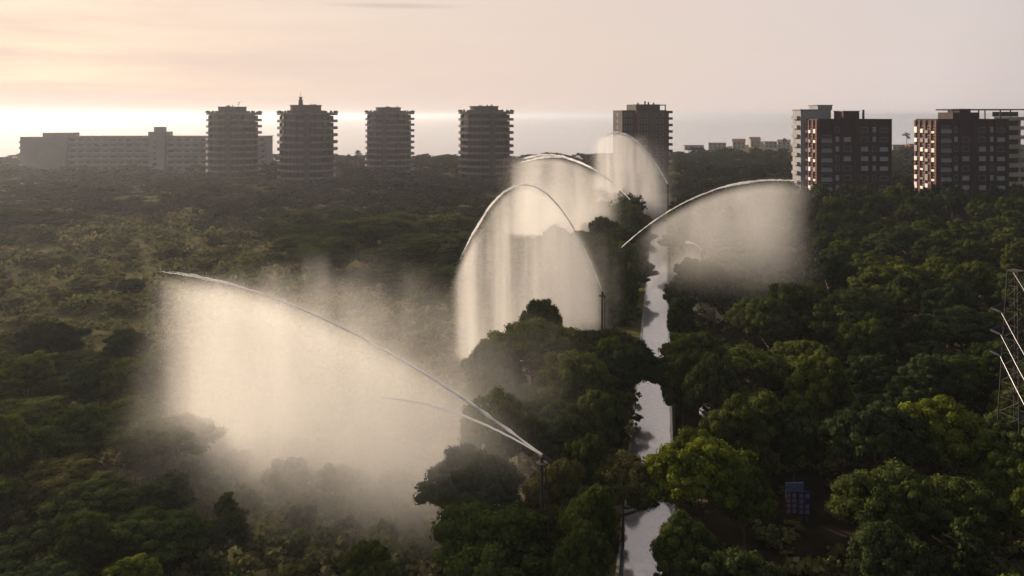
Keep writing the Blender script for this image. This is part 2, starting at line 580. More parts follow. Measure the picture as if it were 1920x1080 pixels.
ASPECT = 2.0       # height of a typical tree over its crown radius
def crown_puffs(form, rng, n, small=6):
    """puffs of a crown of radius ~1 and tree height ~1 (scaled when placed): n heads, each set with small puffs"""
    heads = []
    if form == 'umbrella':       # stone pine: wide flat-bottomed dome of rounded heads
        for q in fib(n, rng, .0):
            heads.append((q * np.array([.68, .68, .32]) * rng.uniform(.80, 1.10) + np.array([0, 0, .60]), rng.uniform(.28, .40), .62))
    elif form == 'round':        # aleppo pine: loose round crown
        for q in fib(n, rng, -.45):
            heads.append((q * np.array([.66, .66, .36]) * rng.uniform(.70, 1.12) + np.array([0, 0, .55]), rng.uniform(.28, .40), .80))
    elif form == 'lumpy':        # several big heads at different heights
        for i in range(n):
            a = i * 2.4 + rng.uniform(-.4, .4); r = .72 * math.sqrt((i + .5) / n)
            heads.append((np.array([r * math.cos(a), r * math.sin(a), rng.uniform(.45, .86) - .22 * r]), rng.uniform(.26, .44), .70))
    elif form == 'cone':         # younger tapering pine
        for i in range(n):
            t = (i + .5) / n
            a = i * 2.4
            rr = .62 * (1 - t) ** .8 * rng.uniform(.75, 1.1)
            heads.append((np.array([rr * math.cos(a), rr * math.sin(a), .25 + .66 * t]), rng.uniform(.24, .34) * (1.05 - .5 * t), .9))
    elif form == 'bush':
        for q in fib(n, rng, -.05):
            heads.append((q * np.array([.62, .62, .42]) * rng.uniform(.6, 1.15) + np.array([0, 0, .30]), rng.uniform(.28, .44), .75))
    out = []
    A = 1.0 if form == "bush" else ASPECT
    for (c, r, fl) in heads:
        c = c * np.array([1, 1, A])
        tone = rng.uniform(0, 1)
        out.append((c - np.array([0, 0, r * fl * .25]), r * .72, fl, tone))
        for q in fib(small, rng, -.15):
            p = c + q * np.array([r, r, r * fl]) * rng.uniform(.62, .92)
            out.append((p, r * rng.uniform(.36, .56), .62 + .2 * rng.random(), np.clip(tone + rng.uniform(-.3, .3), 0, 1)))
    return out

def trunk_mesh(form, rng, name):
    mb = MB()
    lean = rng.uniform(-.10, .10, 2)
    top = {'umbrella': .66, 'round': .62, 'lumpy': .62, 'cone': .85}[form]
    pts = [(lean[0] * t * t, lean[1] * t * t, -.03 + t * top) for t in (0, .25, .5, .75, 1)]
    mb.tube(pts, [.052, .040, .034, .028, .016], 7)
    for k in range(6):
        t = rng.uniform(.5, .95)
        i = min(3, int(t * 4)); fr = t * 4 - i
        p = np.array(pts[i]) * (1 - fr) + np.array(pts[i + 1]) * fr
        a = k * 1.05 + rng.uniform(-.3, .3)
        q = p + np.array([math.cos(a) * .28, math.sin(a) * .28, .05])
        e = p + np.array([math.cos(a) * .56, math.sin(a) * .56, .12])
        mb.tube([p, q, e], [.018, .013, .006], 5)
    return mb.mesh(name, M['bark'])

FORMS = ['umbrella', 'round', 'lumpy', 'cone']
HI, LO = {}, {}
def tree_protos():
    for fi, form in enumerate(FORMS):
        HI[form], LO[form] = [], []
        for s in range(3):
            rng = np.random.default_rng(100 * fi + s)
            npf = {'umbrella': 17, 'round': 19, 'lumpy': 15, 'cone': 15}[form]
            pf = crown_puffs(form, rng, npf)
            v, f, t = clump_geo(rng, pf, 2600, .050)
            v[:, 2] /= ASPECT
            # unit crown radius 1, unit height 1: scaled by (R, R, H)
            HI[form].append((v, f, t, trunk_mesh(form, rng, "trunk")))
        for s in range(3):
            rng = np.random.default_rng(700 + 100 * fi + s)
            pf = crown_puffs(form, rng, 9, 3)
            pf = [(c, r * 1.22, fl, tn) for c, r, fl, tn in pf]
            v, f, t = clump_geo(rng, [(c, r, fl, .35 + .3 * tn) for c, r, fl, tn in pf], 230, .115, core='oct', spread=.2)
            v[:, 2] /= ASPECT
            LO[form].append((v, f, t))
tree_protos()
MESH_CACHE = {}
def crown_mesh(form, s, matname):
    k = (form, s, matname)
    if k not in MESH_CACHE:
        v, f, t, _ = HI[form][s]
        MESH_CACHE[k] = np_mesh("crown", v, f, M[matname], {"tone": t, "plant": np.zeros(len(v))})
    return MESH_CACHE[k]

FORM_TXT = {'umbrella': 'umbrella-crowned stone pine', 'round': 'loose round-crowned pine', 'lumpy': 'many-headed pine', 'cone': 'young tapering pine'}
def place_tree(x, y, rad, h, form, s, rz, label, group=None, matname='pine', name="pine_tree"):
    z = ground_z(x, y)
    root = empty(name, (x, y, z), rz, label, "tree", group)
    c = link("crown", crown_mesh(form, s, matname), root)
    c.scale = (rad, rad, h)
    tr = link("trunk", HI[form][s][3], root)
    tr.scale = (rad * .75 + .8, rad * .75 + .8, h)
    return root

BUSH = []
def bush_protos():
    for s in range(5):
        rng = np.random.default_rng(40 + s)
        v, f, t = clump_geo(rng, crown_puffs('bush', rng, 8, 5), 1300, .075)
        BUSH.append((v, f, t))
bush_protos()
def bush_mesh(s, matname):
    k = ('bush', s, matname)
    if k not in MESH_CACHE:
        v, f, t = BUSH[s]
        MESH_CACHE[k] = np_mesh("foliage", v, f, M[matname], {"tone": t, "plant": np.zeros(len(v))})
    return MESH_CACHE[k]
STEM = None
def place_bush(x, y, rad, h, s, rz, label, group=None, matname='scrub', name="bush"):
    global STEM
    look = ('large ' if rad > 2.3 else 'middling ' if rad > 1.5 else 'small ') + {'scrub': 'brown-green', 'pine': 'dark green', 'olive': 'olive-yellow'}[matname]
    label = look + ' ' + label
    group = look + ' ' + group
    if STEM is None:
        mb = MB()
        for k in range(5):
            a = k * 1.26
            mb.tube([(.04 * math.cos(a), .04 * math.sin(a), -.05), (.25 * math.cos(a), .25 * math.sin(a), .35)], [.03, .012], 5)
        STEM = mb.mesh("stems", M['bark'])
    root = empty(name, (x, y, ground_z(x, y)), rz, label, "bush", group)
    f = link("foliage", bush_mesh(s, matname), root); f.scale = (rad, rad, h)
    t = link("stems", STEM, root); t.scale = (rad, rad, h)
    return root

# ---- where the trees stand: (px, py of crown top, crown width px, height, form, matname)
rnd = random.Random(7)
HERO = [
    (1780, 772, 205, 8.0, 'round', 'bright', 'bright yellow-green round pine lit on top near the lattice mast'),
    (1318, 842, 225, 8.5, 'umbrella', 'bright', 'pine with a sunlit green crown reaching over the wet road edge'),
    (1170, 866, 150, 6.8, 'umbrella', 'olive', 'small sparse olive-green tree overhanging the wet road'),
    (1400, 890, 120, 7.0, 'umbrella', 'pine', 'low wide pine standing behind the blue notice board'),
    (1420, 700, 120, 9.0, 'lumpy', 'olive', 'yellowish olive tree among the dark pines beside the road'),
    (1312, 632, 140, 9.0, 'umbrella', 'pine', 'dark pine on the verge between the road and the small glinting puddle'),
    (1440, 635, 200, 10.0, 'lumpy', 'pine', 'wide pine with sunlit heads above the yellowish olive tree'),
    (1620, 603, 140, 8.0, 'round', 'pine', 'pale soft round pine below a flat umbrella pine'),
    (1610, 558, 190, 10.5, 'umbrella', 'pine', 'flat umbrella pine spreading over the pale soft round pine'),
    (1278, 500, 66, 9.5, 'lumpy', 'pine', 'slender dark pine between the wet road and the long puddle'),
    (1278, 560, 60, 8.0, 'round', 'pine', 'lower round pine in front of the slender one between road and long puddle'),
    (1342, 496, 85, 10.0, 'round', 'pine', 'round dark pine hiding the pole over the long puddle'),
    (1288, 985, 140, 6.5, 'round', 'pine', 'low dark pine crowding the near end of the wet road'),
    (1395, 448, 130, 10.5, 'umbrella', 'pine', 'tall dark pine with its crown fading into the drifting spray'),
    (1385, 480, 150, 9.0, 'umbrella', 'pine', 'broad dark pine just below the pine fading into the spray'),
    (1690, 500, 160, 10.5, 'umbrella', 'pine', 'very broad dark umbrella pine deep in the dense wood'),
    (1755, 690, 140, 8.0, 'umbrella', 'pine', 'flat-topped pine standing behind the bright yellow-green pine'),
    (1820, 592, 190, 9.0, 'umbrella', 'pine', 'wide flat pine with a lit rim behind the lattice mast'),
    (1905, 865, 120, 7.5, 'round', 'pine', 'green pine at the foot of the lattice mast'),
    # between the road and the big spray
    (1130, 585, 190, 11.0, 'lumpy', 'pine', 'tallest dark pine of the clump beside the wet road'),
    (1000, 612, 210, 10.5, 'umbrella', 'pine', 'broad dark umbrella pine in the clump beside the wet road'),
    (925, 640, 130, 9.5, 'round', 'pine', 'round dark pine at the spray edge of the roadside clump'),
    (1080, 672, 190, 9.5, 'round', 'pine', 'round pine at the front of the roadside clump'),
    (1150, 640, 90, 9.5, 'umbrella', 'pine', 'dark pine leaning its crown over the wet road'),
    (1176, 652, 150, 9.0, 'umbrella', 'pine', 'dark pine arching right across the wet road'),
    (1282, 668, 100, 8.5, 'round', 'pine', 'round pine facing the arching pine across the wet road'),
    (1125, 740, 110, 8.5, 'round', 'pine', 'dark pine hemming the bright stretch of wet road'),
    (1040, 770, 170, 8.0, 'umbrella', 'pine', 'dark pine behind the nozzle of the longest water jet'),
    (1095, 830, 110, 7.5, 'round', 'pine', 'dark pine between the longest jet nozzle and the wet road'),
    (1110, 925, 130, 8.0, 'round', 'pine', 'dark pine rising between the large full pine and the road'),
    (1095, 1010, 120, 7.0, 'umbrella', 'pine', 'shaded low pine beneath the dark pine by the road'),
    (940, 922, 290, 8.5, 'lumpy', 'pine', 'large full pine rising in front of the longest water jet'),
    (1045, 872, 130, 7.5, 'round', 'olive', 'olive-tinted pine just behind the foot of the longest jet'),
    (1128, 452, 70, 11.5, 'round', 'pine', 'narrow dark pine beside the bell-shaped water jet'),
    (1172, 500, 60, 9.5, 'round', 'pine', 'small dark pine beneath the jet pole by the road'),
    (1215, 316, 62, 13.0, 'round', 'pine', 'brownish pine hiding the foot of the farthest water jet'),
    (1240, 325, 50, 12.0, 'round', 'olive', 'brown-green pine next to the farthest water jet'),
    (1180, 385, 75, 10.0, 'round', 'pine', 'misty pine under the nozzle of the second farthest jet'),
    # the open side
    (80, 608, 130, 6.5, 'round', 'pine', 'dark round pine standing out in the scrub field'),
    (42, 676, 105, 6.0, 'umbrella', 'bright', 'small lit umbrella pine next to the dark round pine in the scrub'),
    (232, 628, 95, 5.5, 'round', 'pine', 'small round pine near the outer edge of the big spray'),
    (245, 684, 150, 7.0, 'round', 'pine', 'dark full pine touching the outer edge of the big spray'),
    (140, 768, 165, 6.5, 'lumpy', 'pine', 'wide dusky pine in front of the pine touching the spray'),
    (12, 790, 80, 6.5, 'round', 'bright', 'green pine cut by the picture edge in the scrub'),
    (152, 976, 130, 5.5, 'round', 'pine', 'small round pine by itself in the lowest scrub'),
    (95, 872, 160, 4.5, 'lumpy', 'olive', 'low spreading olive tree amid the scrub below the dusky pine'),
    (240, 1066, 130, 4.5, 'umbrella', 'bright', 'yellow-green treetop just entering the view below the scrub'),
    (690, 1035, 110, 4.5, 'round', 'pine', 'small green pine in the scrub beside the large full pine'),
    (420, 925, 110, 4.5, 'cone', 'pine', 'pointed young pine at the lower edge of the big spray'),
    (300, 905, 120, 4.2, 'round', 'pine', 'squat pine between scrub and the foot of the big spray'),
]
taken = []
def free(x, y, r):
    for (a, b_, c) in taken:
        if (a - x) ** 2 + (b_ - y) ** 2 < (r + c) ** 2: return False
    return True

n_trees = 0
for q in (0, 6, 12):                # clearing with the notice board
    pb = at(1496, 985)
    taken.append((pb.x * (1 - q / pb.y), pb.y - q, 2.0))
for i, (px, py, wpx, h, form, mt, lab) in enumerate(HERO):
    p = at(px, py, h * .98)
    dep = to_px(p)[2]
    rad = wpx / 2 * dep / F_PX
    x, y = p.x, p.y + rad * .25
    place_tree(x, y, rad, h, form, i % 3, rnd.uniform(0, 6.28), lab, None, mt)
    taken.append((x, y, rad * .72))
    n_trees += 1

# ---- jets (used by the scatter too): nozzle px, nozzle z, azimuth/throw from an end point
JETS = [
    # nozzle px, nozzle height, end px, end height, apex position (share of throw), apex height
    dict(n=(1016, 853), zn=9.5, e=(316, 508), ze=18.8, xa=1.0),
    dict(n=(1129, 546), zn=12.0, e=(868, 560), ze=9.0, xa=.53, za=24.3),
    dict(n=(1181, 374), zn=12.5, e=(982, 308), ze=21.8, xa=.82, za=23.8),
    dict(n=(1252, 345), zn=12.5, e=(1118, 300), ze=18.0, xa=.70, za=27.5),
    dict(n=(1165, 464), zn=12.5, e=(1492, 342), ze=23.6, xa=.93, za=23.9),
    dict(n=(1316, 469), zn=9.0, e=(1284, 456), ze=9.9, xa=.8, za=10.2),
]
for J in JETS:
    J['N'] = at(*J['n'], J['zn'])
    J['E'] = at(*J['e'], J['ze'])
def near_pole(x, y, r):
    return any((J['N'].x - x) ** 2 + (J['N'].y - y) ** 2 < r * r for J in JETS)

BLD_CLEAR = []          # (x, y, r) kept free of trees

def in_view(x, y, h=6, margin=60):
    if y < 25: return False
    a, b_, d = to_px((x, y, h))
    return -margin < a < 1920 + margin and b_ < 1080 + 120

def density_zone(x, y):
    """tree spacing radius at a place, None = open"""
    rx = road_x(y)
    if abs(x - rx) < 4.6 + max(0, (y - 140) * .012): return None
    px, py, _ = to_px((x, y, 0))
    if x > rx:
        if y < 78: return 3.2
        if y < 285: return 4.1
        return 4.6 + (y - 285) * .008
    # between road and open side: a belt of pines
    if y < 100 and px < 290 + 40 * math.sin(y): return 3.9
    if y < 60: return None
    if x > rx - (15 if y < 125 else 26) and y > 60: return 3.4 if y < 130 else 3.8
    # far wood
    edge = 215 + 25 * math.sin(x * .05) - max(0, x + 70) * .9
    if y > edge: return 6.6 + (y - 200) * .004
    return None

cand = []
rs = random.Random(3)
for k in range(60000):
    y = 38 + (900 - 38) * rs.random() ** 1.0
    x = (rs.random() * 2 - 1) * (y * .72 + 12)
    if y > min(coast_y(x) - 25, 590) or not in_view(x, y): continue
    r = density_zone(x, y)
    if r is None: continue
    if x < road_x(y) - 26 and 170 < y < 330 and rs.random() < .985 * .5 * (1 + math.sin(x * .045) * math.sin(y * .06 + 1)): continue
    cand.append((x, y, r * rs.uniform(.85, 1.2)))
print("candidates", len(cand))
TOWER_PLACE = [  # px, distance, clear radius
    (440, 392, 17), (577, 352, 17), (730, 426, 17), (910, 373, 17), (1204, 383, 17), (1590, 262, 22), (1822, 262, 24)]
for (px, d, r) in TOWER_PLACE:
    BLD_CLEAR.append(((px - 960) / F_PX * d, d, r))
for k in range(9): BLD_CLEAR.append((-265 + k * 15.0, 440 - k * 1.0, 14))

# spatial hash for the scatter
grid = {}
def gkey(x, y): return int(x // 12), int(y // 12)
def put(x, y, r): grid.setdefault(gkey(x, y), []).append((x, y, r))
for t_ in taken: put(*t_)
def ok(x, y, r):
    gx, gy = gkey(x, y)
    for i in (-1, 0, 1):
        for j in (-1, 0, 1):
            for (a, b_, c) in grid.get((gx + i, gy + j), ()):
                if (a - x) ** 2 + (b_ - y) ** 2 < ((r + c) * .82) ** 2: return False
    return True
def clear_view(x, y, rad, h):
    '''keep the sight lines onto the road and the long puddle open, as they are in the photograph'''
    a, top, _ = to_px((x, y, h))
    w_ = rad * F_PX / y
    if y < 135 and a + w_ > 1194 and a - w_ < 1250: return False
    if y < 120 and a + w_ > 1300 and a - w_ < 1340 and top < 618: return False
    return True
trees = []
for (x, y, r) in cand:
    if not ok(x, y, r): continue
    if near_pole(x, y, r + 1.2): continue
    if any((a - x) ** 2 + (b_ - y) ** 2 < (c + r * .4) ** 2 for a, b_, c in BLD_CLEAR): continue
    rad = r * rs.uniform(.80, 1.16) * (1.12 if y < 78 else 1.2 if x < road_x(y) - 26 else 1.0)
    h = rs.uniform(6.0, 10.6) if y > 60 else rs.uniform(6, 8)
    if x < road_x(y) - 26: h *= .78
    if y < 105 and x < road_x(y) - 26: h *= .75
    if x > 55 and 195 < y < 247: h = rs.uniform(11.5, 14.0)
    if not clear_view(x, y, rad, h): continue
    put(x, y, r)
    form = rs.choices(FORMS, (.46, .30, .16, .08))[0]
    trees.append((x, y, rad, h, form, rs.randrange(3), rs.uniform(0, 6.28)))
trees.sort(key=lambda t: t[1])
print("trees", len(trees))

LANDMARKS = [(at(1496, 985), "around the blue notice board"), (at(1780, 900), "around the bright yellow-green pine"), (at(1900, 880), "around the lattice mast"),
             (at(1440, 740), "around the yellowish olive tree by the road"), (at(1620, 690), "around the pale soft round pine"),
             (at(1325, 585), "beside the long puddle"), (JETS[4]['E'], "below the jet thrown across the road"), (at(1690, 580), "around the very broad umbrella pine"),
             (at(1590, 400), "before the brick block with the white rooftop box"), (at(1822, 400), "before the brick block with the pergola"), (at(1380, 380), "between the crossing jet and the headland"),
             (at(1010, 400), "between the bell-shaped jet and the lone round tower"), (at(1060, 340), "behind the arching jet"), (JETS[1]['N'], "at the foot of the bell-shaped jet"), (JETS[2]['N'], "under the arching jet"), (JETS[3]['N'], "under the farthest jet"),
             (at(1130, 760), "in the roadside clump by the bright wet road"), (at(150, 760), "among the scrub outside the big spray"), (at(910, 400), "before the lone round tower"), (at(730, 400), "before the plain round tower"),
             (at(576, 400), "before the tower with the mast"), (at(438, 400), "before the tower overlapping the hotel"), (at(200, 400), "before the long hotel"), (at(1860, 480), "in the wood behind the lattice mast")]
def region_text(x, y):
    same = [l for l in LANDMARKS if (l[0].x > road_x(l[0].y)) == (x > road_x(y)) or l[1].startswith("under")]
    return min(same, key=lambda l: (l[0].x - x) ** 2 + (l[0].y - y) ** 2)[1]
N_IND = 300 - n_trees - 6
# those that show largest come first
ind, rest = [], []
for i, t_ in enumerate(trees):
    (ind if len(ind) < N_IND else rest).append(t_)
for (x, y, rad, h, form, s, rz) in ind:
    reg = region_text(x, y)
    lab = FORM_TXT[form] + " " + reg
    mt = 'pine'
    place_tree(x, y, rad, h, form, s, rz, lab, FORM_TXT[form] + "s " + reg, mt)

def scatter_stuff(name, items, protos, mat, label=None, cat=None, seed=1):
    Vs, Fs, Ts, Ps = [], [], [], []
    nv = 0
    r_ = np.random.default_rng(seed)
    for (x, y, z, rad, h, key, rz) in items:
        v, f, t = protos[key]
        c, s = math.cos(rz), math.sin(rz)
        q = np.stack([(v[:, 0] * c - v[:, 1] * s) * rad + x, (v[:, 0] * s + v[:, 1] * c) * rad + y, v[:, 2] * h + z], 1)
        Vs.append(q); Fs.append(f + nv); Ts.append(t); Ps.append(np.full(len(v), r_.random())); nv += len(v)
    me = np_mesh(name, np.concatenate(Vs), np.concatenate(Fs), mat, {"tone": np.concatenate(Ts), "plant": np.concatenate(Ps)})
    print(name, len(items), "tris", len(me.polygons))
    o = link(name, me)
    tag(o, label, cat, None, "stuff")
    return o
lo_protos = {(f, s): LO[f][s] for f in FORMS for s in range(3)}
scatter_stuff("distant_wood", [(x, y, ground_z(x, y), rad * 1.1, h, (form, s), rz) for (x, y, rad, h, form, s, rz) in rest],
              lo_protos, M['far_pine'], "distant pine wood stretching to the coast and the towers", "wood")

# ---- scrub of the open field
scr = []
rs = random.Random(11)
sp = {}
for s in range(4):
    rng = np.random.default_rng(300 + s)
    sp[s] = clump_geo(rng, [(c, r * 1.1, fl, tn) for c, r, fl, tn in crown_puffs('bush', rng, 3, 2)], 90, .20, core='oct')
for k in range(16000):
    y = 42 + (260 - 42) * rs.random() ** 1.3
    x = (rs.random() * 2 - 1) * (y * .7 + 8)
    if not in_view(x, y, 0, 80): continue
    if abs(x - road_x(y)) < 2.9: continue
    if x > road_x(y) and rs.random() < .7: continue
    if y > 140 and rs.random() < .6: continue
    q = .5 + .5 * math.sin(x * .11 + 2 * math.sin(y * .05)) * math.sin(y * .09 + x * .03)
    if rs.random() > .25 + .75 * q: continue
    r_ = (rs.uniform(.35, 1.1) if rs.random() < .75 else rs.uniform(1.1, 1.9)) * (1 + y / 300 + max(0, y - 120) / 130)
    scr.append((x, y, ground_z(x, y) - .05, r_, r_ * rs.uniform(.7, 1.2), rs.randrange(4), rs.uniform(0, 6.28)))
scatter_stuff("scrub", scr, sp, M['scrub'], "low mixed scrub covering the open field", "scrub", 5)
dry = []
for k in range(5000):
    y = 45 + (230 - 45) * rs.random()
    x = -(rs.random()) * (y * .72) + 2
    if not in_view(x, y, 0, 60) or abs(x - road_x(y)) < 3: continue
    q = .5 + .5 * math.sin(x * .06 + 1.0) * math.sin(y * .07 + 1.5)
    if rs.random() > q: continue
    r_ = rs.uniform(.25, .8) * (1 + y / 260)
    dry.append((x, y, ground_z(x, y) - .05, r_, r_ * rs.uniform(.4, .75), rs.randrange(4), rs.uniform(0, 6.28)))
scatter_stuff("dry_grass", dry, sp, M['dry'], "dry straw-coloured grass tussocks in the open field", "grass", 6)

# ---- single bushes one can point at
BUSHES = [(90, 437, 48, 3.2), (86, 478, 66, 3.2), (175, 522, 110, 2.4), (235, 376, 74, 4.5), (155, 372, 66, 4.5), (312, 388, 74, 4.0),
          (390, 418, 60, 3.5), (455, 350, 90, 5.5), (60, 395, 60, 3.6), (330, 470, 50, 2.6), (210, 452, 46, 2.6), (30, 560, 70, 2.4),
          (300, 560, 60, 2.2), (500, 985, 90, 1.8), (600, 1030, 70, 1.7), (560, 960, 80, 2.0), (725, 990, 60, 2.0), (380, 990, 110, 2.2),
          (330, 1020, 100, 2.0), (450, 1040, 80, 1.8), (265, 985, 120, 2.4), (650, 985, 70, 1.7), (760, 1040, 60, 1.6), (540, 875, 120, 3.2),
          (640, 880, 110, 3.0), (740, 890, 110, 2.8), (840, 905, 110, 2.8), (600, 1060, 46, 1.6), (60, 940, 120, 2.2), (20, 1010, 120, 2.4), (350, 880, 90, 2.8)]
for i, (px, py, wpx, h) in enumerate(BUSHES):
    p = at(px, py, h * .8)
    rad = wpx / 2 * to_px(p)[2] / F_PX
    if py < 600: lab, g = "rounded bush dotting the open field beyond the big spray", "bushes in the open field"
    elif 860 < py < 920: lab, g = "leafy bush half veiled by the foot of the big spray", "bushes under the big spray"
    else: lab, g = "low scrub bush in the rough ground below the big spray", "bushes in the rough ground"
    place_bush(p.x, p.y, rad, h, i % 5, rnd.uniform(0, 6.28), lab, g, 'scrub' if i % 3 else 'pine')

rs = random.Random(21)
nb_b = 0
for k in range(4000):
    y = rs.uniform(44, 215)
    x = -rs.random() * y * .68 + 4
    if x > road_x(y) - 9 or not in_view(x, y, 0, 20): continue
    near = y < 105
    rad = rs.uniform(1.0, 2.1) if near else rs.uniform(1.6, 3.2)
    if not ok(x, y, rad): continue
    if not near and rs.random() < .55: continue
    put(x, y, rad * (1.0 if near else 2.2))
    under = near and JETS[0]['E'].x < x < JETS[0]['N'].x and abs((y - JETS[0]['N'].y) - (x - JETS[0]['N'].x) * (JETS[0]['E'].y - JETS[0]['N'].y) / (JETS[0]['E'].x - JETS[0]['N'].x)) < 9
    if under: lab, g = "leafy bush half veiled by the foot of the big spray", "bushes under the big spray"
    elif near and x < JETS[0]['E'].x: lab, g = "rounded bush between the dark pines outside the big spray", "bushes between the field pines"
    elif near: lab, g = "low scrub bush in the rough ground below the big spray", "bushes in the rough ground"
    else: lab, g = "rounded bush dotting the open field beyond the big spray", "bushes in the open field"
    place_bush(x, y, rad, rad * rs.uniform(.75, 1.25), k % 5, rs.uniform(0, 6.28), lab, g, rs.choice(('scrub', 'scrub', 'pine', 'olive')))
    nb_b += 1
    if nb_b > 215: break
print('bushes', nb_b)

# ------------------------------------------------------------------ palms
def palm(px, py_top, dist, label, crown=1.9, zbase=0.0):
    p = at_y(px, py_top, dist)
    h = p.z - crown * .5
    root = empty("palm_tree", (p.x, dist, zbase), 0, label, "palm")
    mb = MB().tube([(0, 0, -.3), (.1, 0, h * .5), (0, 0, h)], [.28, .2, .17], 8)
    mb.build("trunk", M['bark'], root)
    rng = np.random.default_rng(int(px))
    mb = MB()
    for k in range(34):
        a = k * 2.4; e = rng.uniform(-.7, 1.2)
        L = crown * rng.uniform(.85, 1.1)
        d = Vector((math.cos(a) * math.cos(e), math.sin(a) * math.cos(e), math.sin(e)))
        s = Vector((-math.sin(a), math.cos(a), 0)) * .22
        p0 = Vector((0, 0, h)); p1 = p0 + d * L * .55 + Vector((0, 0, .12)); p2 = p0 + d * L - Vector((0, 0, .45))
        mb.add([p0, p1 - s, p2, p1 + s], [(0, 1, 2), (0, 2, 3)])
    mb.build("fronds", M['palm'], root)
palm(1700, 250, 560, "tall slender palm standing against the sea between the brick blocks", 3.6)
palm(1471, 260, 620, "small palm on the headland beside the brick block with white rooftop box", 2.6)
palm(671, 283, 440, "palm top beside the trees between two round towers", 2.6)
palm(655, 290, 440, "shorter palm next to another between two round towers", 2.2)

# ------------------------------------------------------------------ buildings
def outline(r, n=20, cx=0.0, sq=.9):
    """slightly squared circle"""
    out = []
    for k in range(n):
        t = 2 * math.pi * (k + .5) / n
        q = 1 / (abs(math.cos(t)) ** 3 + abs(math.sin(t)) ** 3) ** (1 / 3)
        rr = r * (sq + (1 - sq) * q)
        out.append((rr * math.cos(t) + cx, rr * math.sin(t)))
    return out

def round_tower(px, dist, top_py, pent_py, label, rot=0.0, antenna=None):
    x = (px - 960) / F_PX * dist * 1.0
    # distance along the optical axis: correct for the pitch at the horizon
    base = at_y(px, top_py, dist)
    x, H = base.x, base.z
    fh = 3.05
    nfl = int(H // fh)
    root = empty("apartment_tower", (x, dist, 0), rot, label, "building", "round balconied apartment towers")
    NS = 12
    core = outline(10.5, NS, -.5, .80)
    MB().prism(core, -.5, H - .9).build("wall", M['concrete_brown'], root)
    o_out, o_in = outline(12.9, NS, .25, .80), outline(12.65, NS, .25, .80)
    slab = MB().prism(o_out, -.22, 0).mesh("floor_slab", M['concrete_brown'])
    par_me = MB().ring(o_in, o_out, -.25, .95).mesh("balcony_parapet", M['concrete_band'])
    gl = MB()
    core2 = outline(10.56, NS, -.5, .80)
    for k in range(NS):
        a, b_ = Vector((*core2[k], 0)), Vector((*core2[(k + 1) % NS], 0))
        for f0, f1 in ((.04, .31), (.36, .64), (.69, .96)):
            p0, p1 = a.lerp(b_, f0), a.lerp(b_, f1)
            gl.add([(p0.x, p0.y, .1), (p1.x, p1.y, .1), (p1.x, p1.y, 2.6), (p0.x, p0.y, 2.6)], [(0, 1, 2, 3)])
    gl_me = gl.mesh("window_band", M['glass'])
    div = MB()
    for k in range(NS):
        a = Vector((*core[k], 0)); b_ = Vector((*o_in[k], 0)).lerp(a, .55)
        t = (b_ - a).normalized(); s = Vector((-t.y, t.x, 0)) * .1
        vs = [a - s, b_ - s, b_ + s, a + s]
        div.add([(p.x, p.y, z) for z in (.0, 2.6) for p in vs], [(0, 3, 2, 1), (4, 5, 6, 7), (0, 1, 5, 4), (1, 2, 6, 5), (2, 3, 7, 6), (3, 0, 4, 7)])
    div_me = div.mesh("balcony_divider", M['concrete_brown'])
    yfr = min(p[1] for p in o_out)
    MB().box(.4, 3.0, yfr - .12, yfr + 1.6, -.4, H - .5).build("recess_shade_strip", M['stair'], root)  # proud strip whose dark colour stands in for a shaded stair recess
    zt = H - .95
    for fl in range(nfl):
        z = zt - fl * fh
        if z < 1: break
        s = link("floor_slab", slab, root, (0, 0, z))
        link("balcony_parapet", par_me, s)
        if fl: 
            link("window_band", gl_me, root, (0, 0, z))["kind"] = "stuff"
            link("balcony_divider", div_me, root, (0, 0, z))["kind"] = "stuff"
    # top: stepped parapet with small upstands, penthouse, roof clutter
    top = MB()
    for k in range(24):
        p = Vector(o_in[k // 2]).lerp(Vector(o_in[(k // 2 + 1) % NS]), .5 * (k % 2))
        top.box(p[0] - .4, p[0] + .4, p[1] - .4, p[1] + .4, H - .1, H + .55 + .3 * (k % 2))
    top.build("roof_upstand", M['concrete_brown'], root)
    ph = at_y(px, pent_py, dist).z
    p2 = outline(6.6, 16, -.6)
    MB().prism(outline(8.2, 20, -.5), H - .95, H + (ph - H) * .30).build("roof_terrace", M['concrete_brown'], root)
    pe = MB().prism(p2, H + (ph - H) * .30 - .02, ph).build("penthouse", M['concrete_brown'], root)
    MB().prism(outline(7.0, 16, -.6), ph, ph + .25).build("penthouse_roof", M['roof'], pe)
    cl = MB()
    rr = random.Random(int(px))
    for k in range(5):
        a, b_ = rr.uniform(-5, 4), rr.uniform(-4, 4)
        cl.box(a, a + rr.uniform(.3, .8), b_, b_ + .5, ph + .2, ph + rr.uniform(.6, 1.0))
    cl.build("roof_vent", M['concrete_brown'], root)
    if antenna == 'chimney':
        c = MB().box(-3.6, -2.0, -.8, .8, ph + .2, ph + 2.6).box(-3.3, -2.3, -.5, .5, ph + 2.6, ph + 3.6)
        c.box(-3.7, -1.9, -.9, .9, ph + 3.6, ph + 3.8)
        c.build("chimney", M['concrete_brown'], root)
        MB().tube([(-2.8, 0, ph + 3.7), (-2.8, 0, ph + 6.0)], .07, 5).build("antenna", M['dark_metal'], root)
    elif antenna == 'dish':
        MB().tube([(2.4, 0, ph), (2.4, 0, ph + 2.6)], .07, 5).tube([(2.4, 0, ph + 1.6), (3.3, 0, ph + 2.9)], .12, 5).tube([(1.8, 0, ph + 1.2), (2.9, 0, ph + 1.4)], .06, 5).build("antenna", M['dark_metal'], root)
    return root

